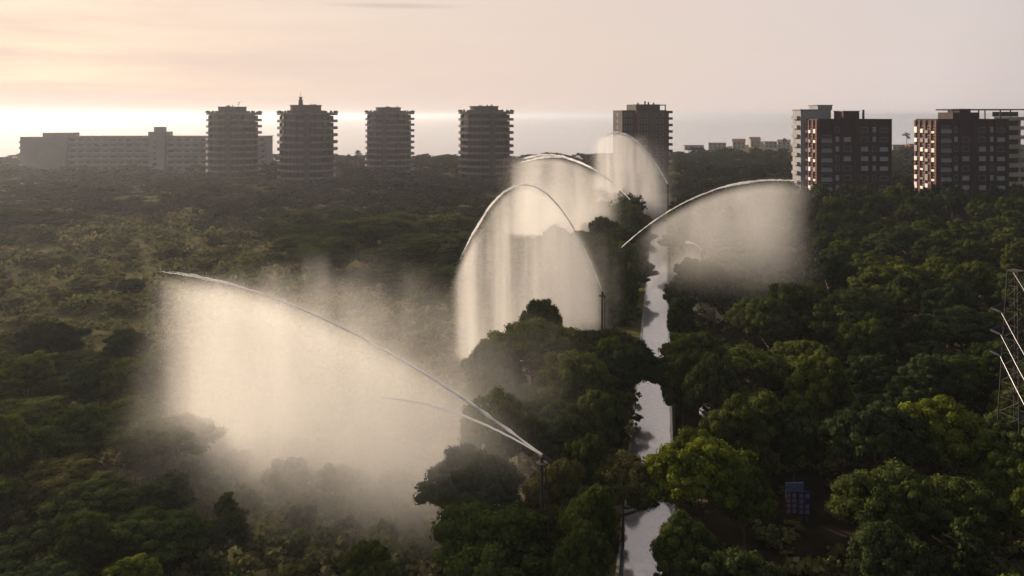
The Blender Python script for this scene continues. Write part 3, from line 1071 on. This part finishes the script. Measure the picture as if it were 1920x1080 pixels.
round_tower(438, 392, 211, 201, "round balconied tower overlapping the end of the long hotel", .0, 'dish')
round_tower(576, 352, 211, 198, "round balconied tower with a chimney and mast on its roof", .1, 'chimney')
round_tower(730, 426, 210, 202, "plain round balconied tower with palms beside its foot", -.2)
round_tower(910, 373, 209, 200, "round balconied tower standing alone behind the water jets", .15)

def facade_block(root, wd, dp, z0, z1, mat, roofmat=None):
    bm = MB().box(-wd / 2, wd / 2, -dp / 2, dp / 2, z0, z1)
    return bm.build("wall", mat, root)

WIN = {}
def window(root, x, y, z, wd, h, mat, face='front', sub=True):
    """a window set proud of the wall by a frame, pane recessed in it; face front = -Y, left = -X, right = +X"""
    k = (round(wd, 2), round(h, 2), mat)
    if k not in WIN:
        fr = MB()
        t = .12
        fr.box(-wd / 2, wd / 2, -.09, .02, h - t, h).box(-wd / 2, wd / 2, -.14, .02, 0, t)
        fr.box(-wd / 2, -wd / 2 + t, -.09, .02, t, h - t).box(wd / 2 - t, wd / 2, -.09, .02, t, h - t)
        pane = MB().box(-wd / 2 + t, wd / 2 - t, -.05, .02, t, h - t)
        WIN[k] = (fr.mesh("window", M['grey_white']), pane.mesh("pane", M[mat]))
    rz = {'front': 0, 'left': -math.pi / 2, 'right': math.pi / 2, 'back': math.pi}[face]
    o = link("window", WIN[k][0], root, (x, y, z), rz)
    link("pane", WIN[k][1], o)
    return o

def brick_block(px0, px1, dist, top_py, rot, label, style):
    c0, c1 = at_y(px0, top_py, dist), at_y(px1, top_py, dist)
    wd = (c1.x - c0.x)
    H = c0.z
    cx = (c0.x + c1.x) / 2
    dp = 13.0
    root = empty("apartment_block", (cx, dist + dp / 2, 0), rot, label, "building", "red brick apartment blocks")
    x0, x1, yf = -wd / 2, wd / 2, -dp / 2
    MB().box(x0, x1, yf, dp / 2, -.5, H - .45).build("wall", M['brick_shaded'], root)
    MB().box(x0 - .2, x1 + .2, yf - .2, dp / 2 + .2, H - .45, H).build("cornice", M['brick_shaded'], root)
    # brick piers proud of the front
    def X(u): return x0 + wd * u
    pier = M['brick_shaded']
    for (u0, u1, pr) in ((.0, .03, .5), (.19, .225, .35), (.30, .335, .35), (.475, .565, .7), (.70, .735, .35), (.80, .835, .35), (.965, 1.0, .5)):
        MB().box(X(u0), X(u1), yf - pr, yf + .1, -.5, H - .46).build("pier", pier, root)
    fh = 3.02
    rr = random.Random(int(px0))
    for r_ in range(9):
        z = H - 4.2 - r_ * fh
        if z < 1: break
        # left column: white balcony fronts with windows behind
        if r_ > 0 or style == 2:
            mt = 'white' if rr.random() < .7 else 'grey_white'
            bal = MB().box(X(.035), X(.185), yf - .55, yf - .45, z - .15, z + .85).box(X(.035), X(.185), yf - .55, yf + .05, z - .35, z - .15).build("balcony", M['grey_white'], root)
            window(root, X(.11), yf, z + .95, wd * .12, 1.1, 'glass')
        window(root, X(.262), yf, z, wd * .05, 1.7, rr.choice(('shutter', 'glass', 'shutter')))
        if r_ > 0: window(root, X(.40), yf, z, wd * .10, 1.55, rr.choice(('shutter', 'shutter', 'glass')))
        window(root, X(.635), yf, z, wd * .10, 1.55, rr.choice(('shutter', 'shutter', 'glass')))
        window(root, X(.767), yf, z, wd * .05, 1.7, rr.choice(('shutter', 'glass', 'shutter')))
        window(root, X(.90), yf, z, wd * .115, 1.4, rr.choice(('shutter', 'glass')))
        # lit end wall: alternating white balcony ends and brick strips
        for q, yy in enumerate((-.42, -.15, .12, .38)):
            hb_ = rr.choice((.95, .95, .6, 1.6)) if q % 2 else rr.choice((.5, .95, .3))
            MB().box(x0 - .55 - .25 * (q % 2), x0 + .05, dp * yy, dp * (yy + .13), z - .35, z + hb_).build("balcony", M['white' if rr.random() < .6 else 'grey_white'], root)
            window(root, x0, dp * (yy + .065), z + 1.0, dp * .11, 1.0, 'glass', 'left')
            window(root, x1, dp * (yy + .065), z, dp * .11, 1.4, 'glass', 'right')
        window(root, 0, dp / 2, z, wd * .2, 1.5, 'glass', 'back')
    for q, yy in enumerate((-.5, -.27, 0.0, .27, .49)):
        MB().box(x0 - .5, x0 + .05, dp * yy, dp * yy + .9, -.5, H - .46).build("pier", M['brick'], root)  # redder brick copy on the sunlit end, its light put into the colour
    return root, wd, H, dp, X

rb, wd, H, dp, X = brick_block(1534, 1671, 252, 223, .0, "dark red brick block with a grey-white rear wing and white rooftop box", 1)
# rear wing and rooftop boxes of the first block
up = at_y(1540, 205, 262).z
MB().box(X(-.09), X(.34), 3.0, dp / 2 + 4, -.5, up - .3).build("rear_wing", M['grey_white'], rb)
MB().box(X(-.10), X(.35), 2.9, dp / 2 + 4.1, up - .3, up).build("wing_parapet", M['roof'], rb)
for r_ in range(8):
    MB().box(X(-.13), X(-.091), 4.0, 9.0, up - 3.3 - 3.0 * r_, up - 2.2 - 3.0 * r_).build("balcony", M['grey_white'], rb)
b2 = at_y(1556, 198, 262).z
MB().box(X(.17), X(.375), 4.0, 12.0, up - .1, b2).build("lift_house", M['grey_white'], rb)
MB().box(X(.16), X(.385), 3.9, 12.1, b2, b2 + .25).build("lift_house_roof", M['roof'], rb)
b3 = at_y(1600, 209, 256).z
MB().box(X(.40), X(.62), -3.5, 4.0, H - .02, b3).build("stair_house", M['brick_shaded'], rb)
MB().box(X(.39), X(.63), -3.6, 4.1, b3, b3 + .22).build("stair_house_roof", M['roof'], rb)
for u in (.44, .58, .68): MB().box(X(u), X(u) + .5, -3, -2.4, H - .02, b3 + rnd.uniform(-.6, .9)).build("roof_vent", M['brick_shaded'], rb)

rb, wd, H, dp, X = brick_block(1758, 1890, 252, 223, .0, "dark red brick block with beige balconied wing and rooftop pergola", 2)
p0 = at_y(1800, 206, 256).z
MB().box(X(.62), X(1.46), 3.2, dp / 2 + 8, -.5, p0 - 3.0).build("rear_wing", M['beige'], rb)
for r_ in range(9):
    z = p0 - 3.2 - 3.02 * r_
    if z < 1: break
    MB().box(X(1.002), X(1.50), .9, 3.15, z - .2, z + .95).build("balcony", M['beige'], rb)
    MB().box(X(1.04), X(1.42), 3.12, 3.22, z + 1.05, z + 2.6).build("window", M['glass'], rb)
    MB().box(X(1.461), X(1.54), 3.4, dp / 2 + 7, z - .2, z + .95).build("balcony", M['beige'], rb)
MB().box(X(.28), X(.66), -4, 5, H - .02, p0 - .8).build("stair_house", M['brick_shaded'], rb)
MB().box(X(.40), X(.56), -3, 4, p0 - .8, p0 + .35).build("lift_house", M['brick_shaded'], rb)
pg = MB().box(X(.27), X(1.40), -3.8, -3.4, p0 - .15, p0 + .15).box(X(.27), X(1.40), 5.6, 6.0, p0 - .15, p0 + .15)
pgo = pg.build("pergola_beam", M['dark_metal'], rb)
for u in np.linspace(.28, 1.38, 15):
    MB().box(X(u) - .1, X(u) + .1, -3.8, 6.0, p0 + .15, p0 + .3).build("pergola_rafter", M['dark_metal'], rb)
for (u, yy) in ((.29, -3.6), (.66, -3.6), (.97, -3.6), (.66, 5.8), (1.0, 5.8), (1.38, 5.8)):
    if 1:
        MB().box(X(u) - .15, X(u) + .15, yy - .15, yy + .15, (H if yy < 0 else p0 - 3.0) - .05, p0 - .14).build("pergola_post", M['dark_metal'], rb)

# dark brick tower behind the farthest jet
D5 = 383
c = at_y(1204, 207, D5)
t5 = empty("brick_tower", (c.x, D5, 0), .18, "dark brick tower rising behind the farthest water jet", "building")
H5 = c.z
HP = at_y(1204, 196, D5).z
MB().box(-12.2, -6.0, -7, 7, -.5, H5).build("side_wing", M['brick_shaded'], t5)
MB().box(-6.0, 8.8, -9, 9, -.5, H5 + .1).build("wall", M['brick_shaded'], t5)
MB().box(8.8, 10.3, -8, 8, -.5, H5 - .2).build("side_wing", M['brick_shaded'], t5)
MB().box(-5.4, 6.3, -7, 7, H5 + .05, HP).build("penthouse", M['brick_shaded'], t5)
fr = MB()
for xx in (6.3, 9.3):
    for yy in (-6, 6): fr.box(xx - .2, xx + .2, yy - .2, yy + .2, H5, HP - .2)
fr.box(6.0, 9.6, -6.3, 6.3, HP - .5, HP - .1)
fr.build("roof_frame", M['brick_shaded'], t5)
for (xx, hh) in ((-3, .8), (.5, 1.6), (2.2, 1.2), (4.8, .9)): MB().box(xx, xx + .6, -2, -1.4, HP - .02, HP + hh).build("roof_vent", M['brick_shaded'], t5)
bal = MB().box(10.3, 12.4, -7.5, 7.5, -.2, 1.0).mesh("balcony", M['brick'])
for r_ in range(10):
    z = H5 - 1.2 - 3.05 * r_
    if z < 1: break
    link("balcony", bal, t5, (0, 0, z))
    for xx in (-10.6, -8.0): window(t5, xx, -7, z - 1.6, 1.2, 1.5, 'glass')
    for xx in (-4.0, -1.2, 3.4, 6.4): window(t5, xx, -9, z - 1.6, 1.5, 1.5, 'glass')
    window(t5, -12.2, 0, z - 1.6, 2.2, 1.5, 'glass', 'left')
for xx in (-5.6, 1.0, 5.0): MB().box(xx, xx + .7, -9.35, -8.95, -.5, H5).build("pier", M['brick'], t5)

# long hotel
DH = 440.0
hx0, hx1 = at_y(43, 253, DH).x, at_y(498, 253, DH + 6).x
HH = at_y(200, 256, DH).z
ho = empty("hotel", ((hx0 + hx1) / 2, DH + 6, 0), .0, "long pale slab hotel with stair tower beside the shining sea", "building")
wl = hx1 - hx0
def XH(px): return at_y(px, 253, DH).x - (hx0 + hx1) / 2
MB().box(XH(127), XH(498), -5.5, 7, -.5, HH).build("wall", M['hotel'], ho)
MB().box(XH(43), XH(127), -8.5, 8.5, -.5, HH - .1).build("end_block", M['hotel'], ho)
MB().box(XH(80), XH(127), -6, 6, HH - .12, at_y(90, 249, DH).z).build("roof_house", M['hotel'], ho)
MB().box(XH(281), XH(311), -8, 3, -.5, at_y(290, 247, DH).z).build("stair_tower", M['hotel'], ho)
zs_ = at_y(290, 247, DH).z
MB().box(XH(287), XH(302), -5, 1, zs_ - .02, at_y(290, 238, DH).z).build("roof_house", M['grey_white'], ho)
MB().box(XH(120), XH(500), -5.8, 7.3, HH, HH + .3).build("roof_edge", M['roof'], ho)
fl_h = 3.1
nb = 20
hb = MB().box(0, 1, 0, 1, 0, 1)
for fl in range(7):
    z = HH - 3.4 - fl * fl_h
    if z < .5: break
    for (a, b_) in ((128, 280), (312, 497)):
        xa, xb = XH(a), XH(b_)
        bl = MB().box(xa, xb, -7.0, -5.45, z - .15, z + .95).build("balcony", M['grey_white'], ho)
        n = int((xb - xa) / 4.4)
        for k in range(n):
            xx = xa + (k + .5) * (xb - xa) / n
            window(ho, xx, -5.5, z + .97, 3.0, 1.25, 'glass')
    for yy in (-6, -2, 2, 6):
        MB().box(XH(43) - 1.3, XH(43) + .02, yy - 1.6, yy + 1.6, z - .15, z + .9).build("balcony", M['hotel'], ho)
    window(ho, XH(293), -8, z, 2.2, 1.4, 'glass')

# small houses on the headland and near the shore
HOUSES = [(1345, 281, 780, 16, 6, 'flat'), (1385, 277, 800, 12, 7, 'gable'), (1415, 273, 830, 10, 8, 'gable'), (1440, 275, 820, 14, 6, 'flat'),
          (1470, 276, 810, 12, 6, 'gable'), (1300, 287, 770, 18, 4, 'flat'), (1690, 275, 700, 20, 7, 'flat'), (1712, 279, 690, 10, 6, 'gable'),
          (150, 322, 395, 16, 4, 'flat'), (60, 338, 345, 20, 3.2, 'flat')]
HLAB = ["wide white flat-roofed house on the headland", "gabled white house beside the wide flat-roofed one on the headland",
        "tallest gabled white house on the headland ridge", "pale flat-roofed villa next to the tallest headland house",
        "gabled white house beside the headland palm", "long low white building by the headland beach",
        "wide pale block by the shore between the brick blocks", "small gabled house by the shore between the brick blocks",
        "pale flat pavilion in front of the long hotel", "low pale shed in the trees before the hotel"]
for i, (px, py, d, wd_, h, kind) in enumerate(HOUSES):
    p = at_y(px, py, d)
    root = empty("house", (p.x, d, 0), rnd.uniform(-.4, .4), HLAB[i], "house")
    zt = max(h, p.z) if d > 500 else h
    MB().box(-wd_ / 2, wd_ / 2, -5, 5, -.5, zt).build("wall", M['hotel'], root)
    if kind == 'flat':
        MB().box(-wd_ / 2 - .3, wd_ / 2 + .3, -5.3, 5.3, zt, zt + .4).build("roof", M['roof'], root)
    else:
        MB().add([(-wd_ / 2 - .4, -5.4, zt), (wd_ / 2 + .4, -5.4, zt), (wd_ / 2 + .4, 5.4, zt), (-wd_ / 2 - .4, 5.4, zt), (-wd_ / 2 - .4, 0, zt + 2.6), (wd_ / 2 + .4, 0, zt + 2.6)],
                 [(0, 1, 5, 4), (2, 3, 4, 5), (0, 4, 3), (1, 2, 5), (0, 3, 2, 1)]).build("roof", M['tiles'], root)
    for xx in np.linspace(-wd_ / 2 + 2, wd_ / 2 - 2, max(2, int(wd_ / 4))):
        for zz in ([1.0, 4.0] if zt > 5.5 else [1.0]): window(root, xx, -5, zz, 1.6, 1.5, 'glass')
    MB().box(-.6, .6, -5.06, -4.9, 0, 2.2).build("door", M['bark'], root)

# ------------------------------------------------------------------ lattice mast and cables
def mast():
    top = at_y(1898, 508, 66)
    h, hw0, hw1 = top.z, 1.25, .45
    root = empty("lattice_mast", (top.x + .35, 66, 0), .35, "steel lattice power mast with cable arms rising from the pines", "mast")
    def cor(z, i):
        q = hw0 + (hw1 - hw0) * z / h
        return Vector(((-q, q, q, -q)[i], (-q, -q, q, q)[i], z))
    for i in range(4):
        MB().tube([cor(-.3, i), cor(h, i)], .055, 5).build("leg", M['dark_metal'], root)
    z = 0.0
    while z < h - .8:
        st = 1.5 - .5 * z / h
        for i in range(4):
            j = (i + 1) % 4
            MB().tube([cor(z, i), cor(min(h, z + st), j)], .03, 4).tube([cor(z, j), cor(min(h, z + st), i)], .03, 4).tube([cor(z, i), cor(z, j)], .03, 4).build("brace", M['dark_metal'], root)
        z += st
    MB().box(-.5, .5, -.5, .5, h - .06, h + .06).build("cap_plate", M['dark_metal'], root)
    tips = [(Vector((top.x, 66, h)), 'top')]
    mw = root.matrix_basis.copy()
    for (py, nm) in ((572, 'upper'), (612, 'middle'), (651, 'lower')):
        za = at_y(1850, py, 66).z
        for s in (-1, 1):
            q = hw0 + (hw1 - hw0) * za / h
            L = 2.35
            a = MB().tube([(s * q, -q, za), (s * (q + L), 0, za)], .045, 5).tube([(s * q, q, za), (s * (q + L), 0, za)], .045, 5).tube([(s * q, 0, za + .55), (s * (q + L), 0, za)], .035, 5)
            arm = a.build("cross_arm", M['dark_metal'], root)
            ins = MB()
            for k in range(6):
                ins.tube([(s * (q + L) + .0, -.1 - .14 * k, za - .02 - .02 * k), (s * (q + L), -.18 - .14 * k, za - .03 - .02 * k)], [.11, .04], 8)
            ins.build("insulator", M['ceramic'], arm)
            lp = Vector((s * (q + L), -.95, za - .15))
            tips.append((Matrix.Translation(root.location) @ Matrix.Rotation(.35, 4, 'Z') @ lp, nm + (' outer' if s < 0 else ' inner')))
    return tips
for (P, nm) in mast():
    Q = Vector((P.x - 24.5, P.y - 86, P.z))
    pts = []
    for k in range(25):
        t = k / 24
        p = P.lerp(Q, t)
        p.z -= 8.0 * 4 * t * (1 - t)
        pts.append(p)
    o = MB().tube(pts, .015 if nm != 'top' else .012, 5).build("power_cable", M['wire'])
    nmtxt = {'top': 'thin earth cable running down from the very top of the lattice mast'}.get(nm, f'bright power cable hung from the {nm} arm of the lattice mast')
    tag(o, nmtxt, "cable")

# ------------------------------------------------------------------ notice board, marker post
p = at(1496, 985)
nb_ = empty("notice_board", (p.x, p.y, ground_z(p.x, p.y)), .05, "blue notice board with pale header and rows of small notices", "sign")
nb_.scale = (.92, .92, .80)
dep = to_px(p + Vector((0, 0, 2)))[2]
s = dep / F_PX
bw = 50 * s
for sx in (-1, 1): MB().box(sx * bw * .42 - .06, sx * bw * .42 + .06, .05, .17, -.2, 3.6).build("post", M['dark_metal'], nb_)
z1 = 1.0 + 3.0
MB().box(-bw / 2, -bw * .02, -.06, .05, 1.0, 3.25).build("panel", M['plum'], nb_)
MB().box(bw * .02, bw / 2, -.06, .05, .9, 3.25).build("panel", M['blue'], nb_)
MB().box(-bw / 2 - .05, bw * .22, -.09, .05, 3.3, 4.2).build("header", M['pale_blue'], nb_)
nt_me = MB().box(-.17, .17, -.085, -.055, -.2, .2).mesh("notice", M['notice'])
for r_ in range(4):
    for xx in (-.40, -.16): link("notice", nt_me, nb_, (bw * xx, 0, 2.95 - r_ * .52))
    for xx in (.13, .38):
        if (r_, xx) != (1, .38): link("notice", nt_me, nb_, (bw * xx, 0, 2.85 - r_ * .52))
p = at(330, 990)
mp = empty("marker_post", (p.x, p.y, ground_z(p.x, p.y)), 0, "small white marker post standing in the scrub", "post")
MB().tube([(0, 0, -.1), (0, 0, 1.0)], .06, 8).build("post", M['white'], mp)
MB().box(-.16, .16, -.08, -.055, .62, .98).build("plate", M['white'], mp)

# ------------------------------------------------------------------ water jets
m, nt, out = new_mat("white_water")
d = nt.nodes.new("ShaderNodeBsdfDiffuse"); d.inputs["Color"].default_value = (.93, .94, .95, 1)
t = nt.nodes.new("ShaderNodeBsdfTranslucent"); t.inputs["Color"].default_value = (.96, .96, .96, 1)
mx = nt.nodes.new("ShaderNodeMixShader"); mx.inputs[0].default_value = .7
nt.links.new(d.outputs[0], mx.inputs[1]); nt.links.new(t.outputs[0], mx.inputs[2])
tr = nt.nodes.new("ShaderNodeBsdfTransparent")
mx2 = nt.nodes.new("ShaderNodeMixShader"); mx2.inputs[0].default_value = .62
nt.links.new(tr.outputs[0], mx2.inputs[1]); nt.links.new(mx.outputs[0], mx2.inputs[2])
nt.links.new(mx2.outputs[0], out.inputs["Surface"])
M['water'] = m

def mist_mat(name, P):
    m, nt, out = new_mat(name)
    tc = nt.nodes.new("ShaderNodeTexCoord")
    sp_ = nt.nodes.new("ShaderNodeSeparateXYZ")
    nt.links.new(tc.outputs["Object"], sp_.inputs[0])
    X_, Y_, Z_ = (V(nt, sp_.outputs[i]) for i in range(3))
    if P['flip'] < 0: Y_ = Y_ * -1.0
    h = (X_ - P['xa']).sq() * (-P['k']) + P['za']
    d0 = h - Z_
    d_ = d0.maxi(0.0)
    # slow billows and the thin vertical falls
    mp = nt.nodes.new("ShaderNodeMapping")
    mp.inputs["Scale"].default_value = P.get('nscale', (.16, .16, .10))
    nt.links.new(tc.outputs["Object"], mp.inputs["Vector"])
    n1 = nt.nodes.new("ShaderNodeTexNoise"); n1.inputs["Scale"].default_value = 1.0; n1.inputs["Detail"].default_value = P.get('detail', 2.0)
    nt.links.new(mp.outputs[0], n1.inputs["Vector"])
    nz = V(nt, n1.outputs["Fac"])
    s_ = d_ * P['s1'] + P['s0']
    yc = d_ * P['wind'] + P['s0'] * .40
    yy = (Y_ - yc) / s_
    lat = (yy.sq() * -1.0).exp()
    # mist carried downwind as a broad soft tail
    tail = Y_.ramp(-2.0, P['tail'] * .3) * Y_.ramp(P['tail'] * .3, P['tail']).rsub(1.0) * P.get('tail_amt', .2) if P.get('tail') else None
    up = d0.ramp(.10, P.get('soft', .8) * 3.0)
    Xw = X_ + (nz - .5) * (2 * P.get('wob', 0.0))
    ex = X_.ramp(*P['in']) * Xw.ramp(*P['out']).rsub(1.0)
    bot = Z_.ramp(*P['bot'])
    core = lat * (nz.ramp(*P.get('nr', (.30, .62))) * P.get('na', .75) + (1 - P.get('na', .75)))
    if P.get('thin'): core = core / (d_ * P['thin'] + 1.0)
    if tail is not None:
        core = core + tail * nz.ramp(.36, .66)
    dens = core * up * ex * bot * P['dens']
    pv = nt.nodes.new("ShaderNodeVolumePrincipled")
    pv.inputs["Color"].default_value = (.995, .985, .97, 1)
    pv.inputs["Anisotropy"].default_value = P.get('g', .55)
    nt.links.new(dens.s, pv.inputs["Density"])
    nt.links.new(pv.outputs[0], out.inputs["Volume"])
    m.cycles.volume_step_rate = P.get('rate', .6)
    return m

def make_jet(i, label, tower_label, P, w0=.05, w1=.22, second=None, n_drops=2500, cut=1.0):
    J = JETS[i]
    N_, E_ = J['N'], J['E']
    dx, dy = E_.x - N_.x, E_.y - N_.y
    L = math.hypot(dx, dy)
    rz = math.atan2(dy, dx)
    zn = N_.z
    if 'za' in J:
        xa = J['xa'] * L; za = J['za']
        k = (za - zn) / xa ** 2
    else:
        xa = J['xa'] * L; za = E_.z; k = (za - zn) / xa ** 2
    fl = -1.0 if dx < 0 else 1.0        # local side that faces away downwind
    P.update(xa=xa, za=za, k=k, flip=fl)
    for key in ('in', 'out'): P[key] = tuple(v * L for v in P[key])
    root = empty("water_jet", (N_.x, N_.y, 0), rz, label, "water jet", "water jets sprayed from tall poles")
    rng = np.random.default_rng(50 + i)
    def curve(x): return za - k * (x - xa) ** 2
    # the stream: a bundle of slightly wandering threads
    st = MB()
    nseg = 60
    for q in range(12):
        ph = rng.uniform(0, 6.28, 3)
        t0 = 0.0 if q < 2 else rng.uniform(.05, .85)
        t1 = cut if q < 2 else min(cut * 1.06, t0 + rng.uniform(.12, .35))
        if q == 1: t1 = cut * .8
        pts, rad = [], []
        for s_ in range(nseg + 1):
            t_ = t0 + (t1 - t0) * s_ / nseg
            x = t_ * L
            sp_ = (.02 + .50 * t_ ** 1.7) * (w1 / .12) * (0 if q == 0 else 1)
            pts.append((x, sp_ * math.sin(9 * t_ + ph[0]) * .6 + rng.normal(0, .008 + .03 * t_), curve(x) + sp_ * (.30 * math.sin(7 * t_ + ph[1]) - .30) + rng.normal(0, .006 + .03 * t_)))
            u = s_ / nseg
            taper = min(1.0, (1 - u) / .25 + .05) * (1.0 if q < 2 else min(1.0, u / .2 + .05))
            rad.append((w0 + (w1 - w0) * t_) * (1 + P.get('fat', 0) * math.exp(-((t_ - .16) / .16) ** 2)) * (1.0 if not q else .5) * taper * rng.uniform(.55, 1.45))
        st.tube(pts, rad, 6)
    if second:       # a lower, weaker stream from the same head
        pts, rad = [], []
        for s_ in range(30):
            t_ = s_ / 29
            x = t_ * L * second[0]
            pts.append((x, .2 * t_ + rng.normal(0, .02), zn + second[1] * t_ - second[2] * t_ * t_))
            rad.append((w0 * .9 + .10 * t_) * (1 - .8 * max(0, (t_ - .55) / .45)))
        st.tube(pts, rad, 6)
    so = st.build("stream", M['water'], root, smooth=True)
    # falling drops, each a thin sliver
    n = n_drops
    x = np.clip(rng.beta(2.2, 1.2, n), 0, 1) * (P['out'][1])
    hx = za - k * (x - xa) ** 2
    fall = rng.random(n) ** 1.3
    z = hx * (1 - fall * .97)
    d_ = np.maximum(0, hx - z)
    y = d_ * P['wind'] + P['s0'] * .40 + rng.normal(0, 1, n) * (P['s0'] + P['s1'] * d_) * .55
    y = y * fl
    keep = (hx > .5) & (x > P['in'][0])
    x, y, z = x[keep], y[keep], z[keep]
    n = len(x)
    ln = rng.uniform(.08, .35, n); wd_ = rng.uniform(.004, .010, n)
    c = np.stack([x, y, z], 1)
    o4 = np.zeros((n, 4, 3))
    o4[:, 0, 2] = ln; o4[:, 1, 0] = wd_; o4[:, 2, 0] = -wd_ * .5; o4[:, 2, 1] = wd_; o4[:, 3, 0] = -wd_ * .5; o4[:, 3, 1] = -wd_
    vv = (c[:, None, :] + o4).reshape(-1, 3)
    kf = np.arange(n)[:, None] * 4
    ff = np.concatenate([kf + np.array([[0, 1, 2]]), kf + np.array([[0, 2, 3]]), kf + np.array([[0, 3, 1]]), kf + np.array([[1, 3, 2]])])
    dr = link("drops", np_mesh("drops", vv, ff, M['water']), root)
    dr["kind"] = "stuff"
    # spray: the closed body of air that the drops fill
    sx0, sx1 = P['in'][0] - .5, P['out'][1] + .5
    dmax = za - P['bot'][0]
    ylo = min(-2.2 * P['s0'], dmax * P['wind'] - 1.9 * (P['s0'] + P['s1'] * dmax))
    yhi = max(3.0 * P['s0'], dmax * P['wind'] + 1.9 * (P['s0'] + P['s1'] * dmax) + P['s0'] * .40, P.get('tail', 0))
    mb = MB().box(sx0, sx1, min(ylo * fl, yhi * fl), max(ylo * fl, yhi * fl), P['bot'][0], za + P.get('soft', .8) + .3)
    sm = mist_mat("spray_%d" % i, P)
    sv = mb.build("spray", sm, root)
    sv["kind"] = "stuff"
    # the pole that carries the head
    tw = empty("sprinkler_tower", (N_.x, N_.y, 0), rz, tower_label, "pole", "tall poles carrying water nozzles")
    MB().tube([(0, 0, -.3), (0, 0, zn - .35)], [.16, .10], 10).build("pole", M['dark_metal'], tw)
    MB().tube([(-.32, .0, -.3), (-.32, 0, zn - .9), (-.1, 0, zn - .55)], .06, 8).build("riser_pipe", M['dark_metal'], tw)
    mbp = MB().tube([(0, 0, zn - .6), (0, 0, zn - .52)], .42, 10)
    mbp.build("platform", M['dark_metal'], tw)
    el = math.atan(2 * k * xa)
    dv = Vector((math.cos(el), 0, math.sin(el)))
    hd = MB().tube([(0, 0, zn - .55), (0, 0, zn - .12)], .11, 8).build("nozzle_head", M['dark_metal'], tw)
    p0 = Vector((0, 0, zn))
    MB().tube([p0 - dv * .9, p0 - dv * .35, p0 + dv * .02], [.11, .09, .055], 8).build("nozzle", M['dark_metal'], hd)
    lad = MB()
    zz = .6
    while zz < zn - .8:
        lad.tube([(-.32, 0, zz), (0, 0, zz)], .018, 4); zz += .45
    lad.build("rungs", M['dark_metal'], tw)
    return root

make_jet(0, "longest water jet sweeping low over the scrub with a broad cloud of spray", "dark nozzle pole behind the large full pine, feeding the longest jet",
         dict([('in', (.0, .36)), ('out', (.90, 1.06)), ('bot', (-.3, 2.2))], s0=1.8, s1=.21, wind=.10, dens=.15, tail=28, tail_amt=.20, soft=.7, na=.28, nscale=(.24, .24, .05), nr=(.34, .64), detail=3.0, rate=.8, wob=4.0, fat=1.0),
         .05, .085, second=(.36, 5.0, 3.2))
make_jet(1, "bell-shaped water jet with a veil of falling streaks beside the road", "dark nozzle pole among pines at the foot of the bell-shaped jet",
         dict([('in', (.0, .10)), ('out', (1.0, 1.10)), ('bot', (-.2, 1.5))], s0=1.0, s1=.06, wind=.05, dens=.42, soft=.35, na=.80, nscale=(.45, .45, .03), nr=(.36, .62), detail=3.0, rate=.7, tail=14, tail_amt=.05, wob=.5),
         .06, .14, n_drops=4000)
make_jet(2, "arching water jet with pink-lit spray in front of the sea line", "nozzle pole hidden in misty pines below the arching jet",
         dict([('in', (.05, .30)), ('out', (.90, 1.14)), ('bot', (-.2, 5))], s0=1.6, s1=.14, wind=.15, dens=.18, soft=.6, na=.5, nscale=(.25, .25, .06), rate=.8, wob=3.0, tail=20, tail_amt=.10),
         .09, .30)
make_jet(3, "farthest water jet peaking in front of the dark brick tower", "distant nozzle pole hidden by the brownish pine under the farthest jet",
         dict([('in', (.0, .30)), ('out', (.90, 1.12)), ('bot', (-.2, 6))], s0=1.5, s1=.10, wind=.08, dens=.20, soft=.5, na=.8, nscale=(.35, .35, .05), rate=.8, wob=2.5, tail=14, tail_amt=.08),
         .10, .32)
make_jet(4, "water jet thrown the other way across the road toward the brick blocks", "slim nozzle pole beside the road feeding the jet over the wood",
         dict([('in', (.05, .4)), ('out', (.78, 1.12)), ('bot', (5, 18))], s0=1.8, s1=.22, wind=.15, dens=.24, thin=.12, soft=.6, na=.45, nscale=(.16, .16, .08), rate=.8, tail=22, tail_amt=.12, wob=5.0),
         .05, .13)
make_jet(5, "short burst of water from a head among pines over the long puddle", "nozzle pole in the pines over the long puddle",
         dict([('in', (-2.2, -.2)), ('out', (2.0, 4.0)), ('bot', (-.2, 4))], s0=3.0, s1=.3, wind=.1, dens=.08, soft=1.5, na=.5, nscale=(.2, .2, .08), rate=.9, wob=1.5),
         .06, .16, n_drops=1200)

# ------------------------------------------------------------------ haze
m, nt, out = new_mat("haze_air")
pv = nt.nodes.new("ShaderNodeVolumePrincipled")
pv.inputs["Color"].default_value = (.64, .68, .75, 1)
pv.inputs["Density"].default_value = .00018
pv.inputs["Anisotropy"].default_value = .55
nt.links.new(pv.outputs[0], out.inputs["Volume"])
hz = MB().box(-31000, 31000, -31000, 31000, -4.5, 48).build("haze", m)
hz["kind"] = "stuff"
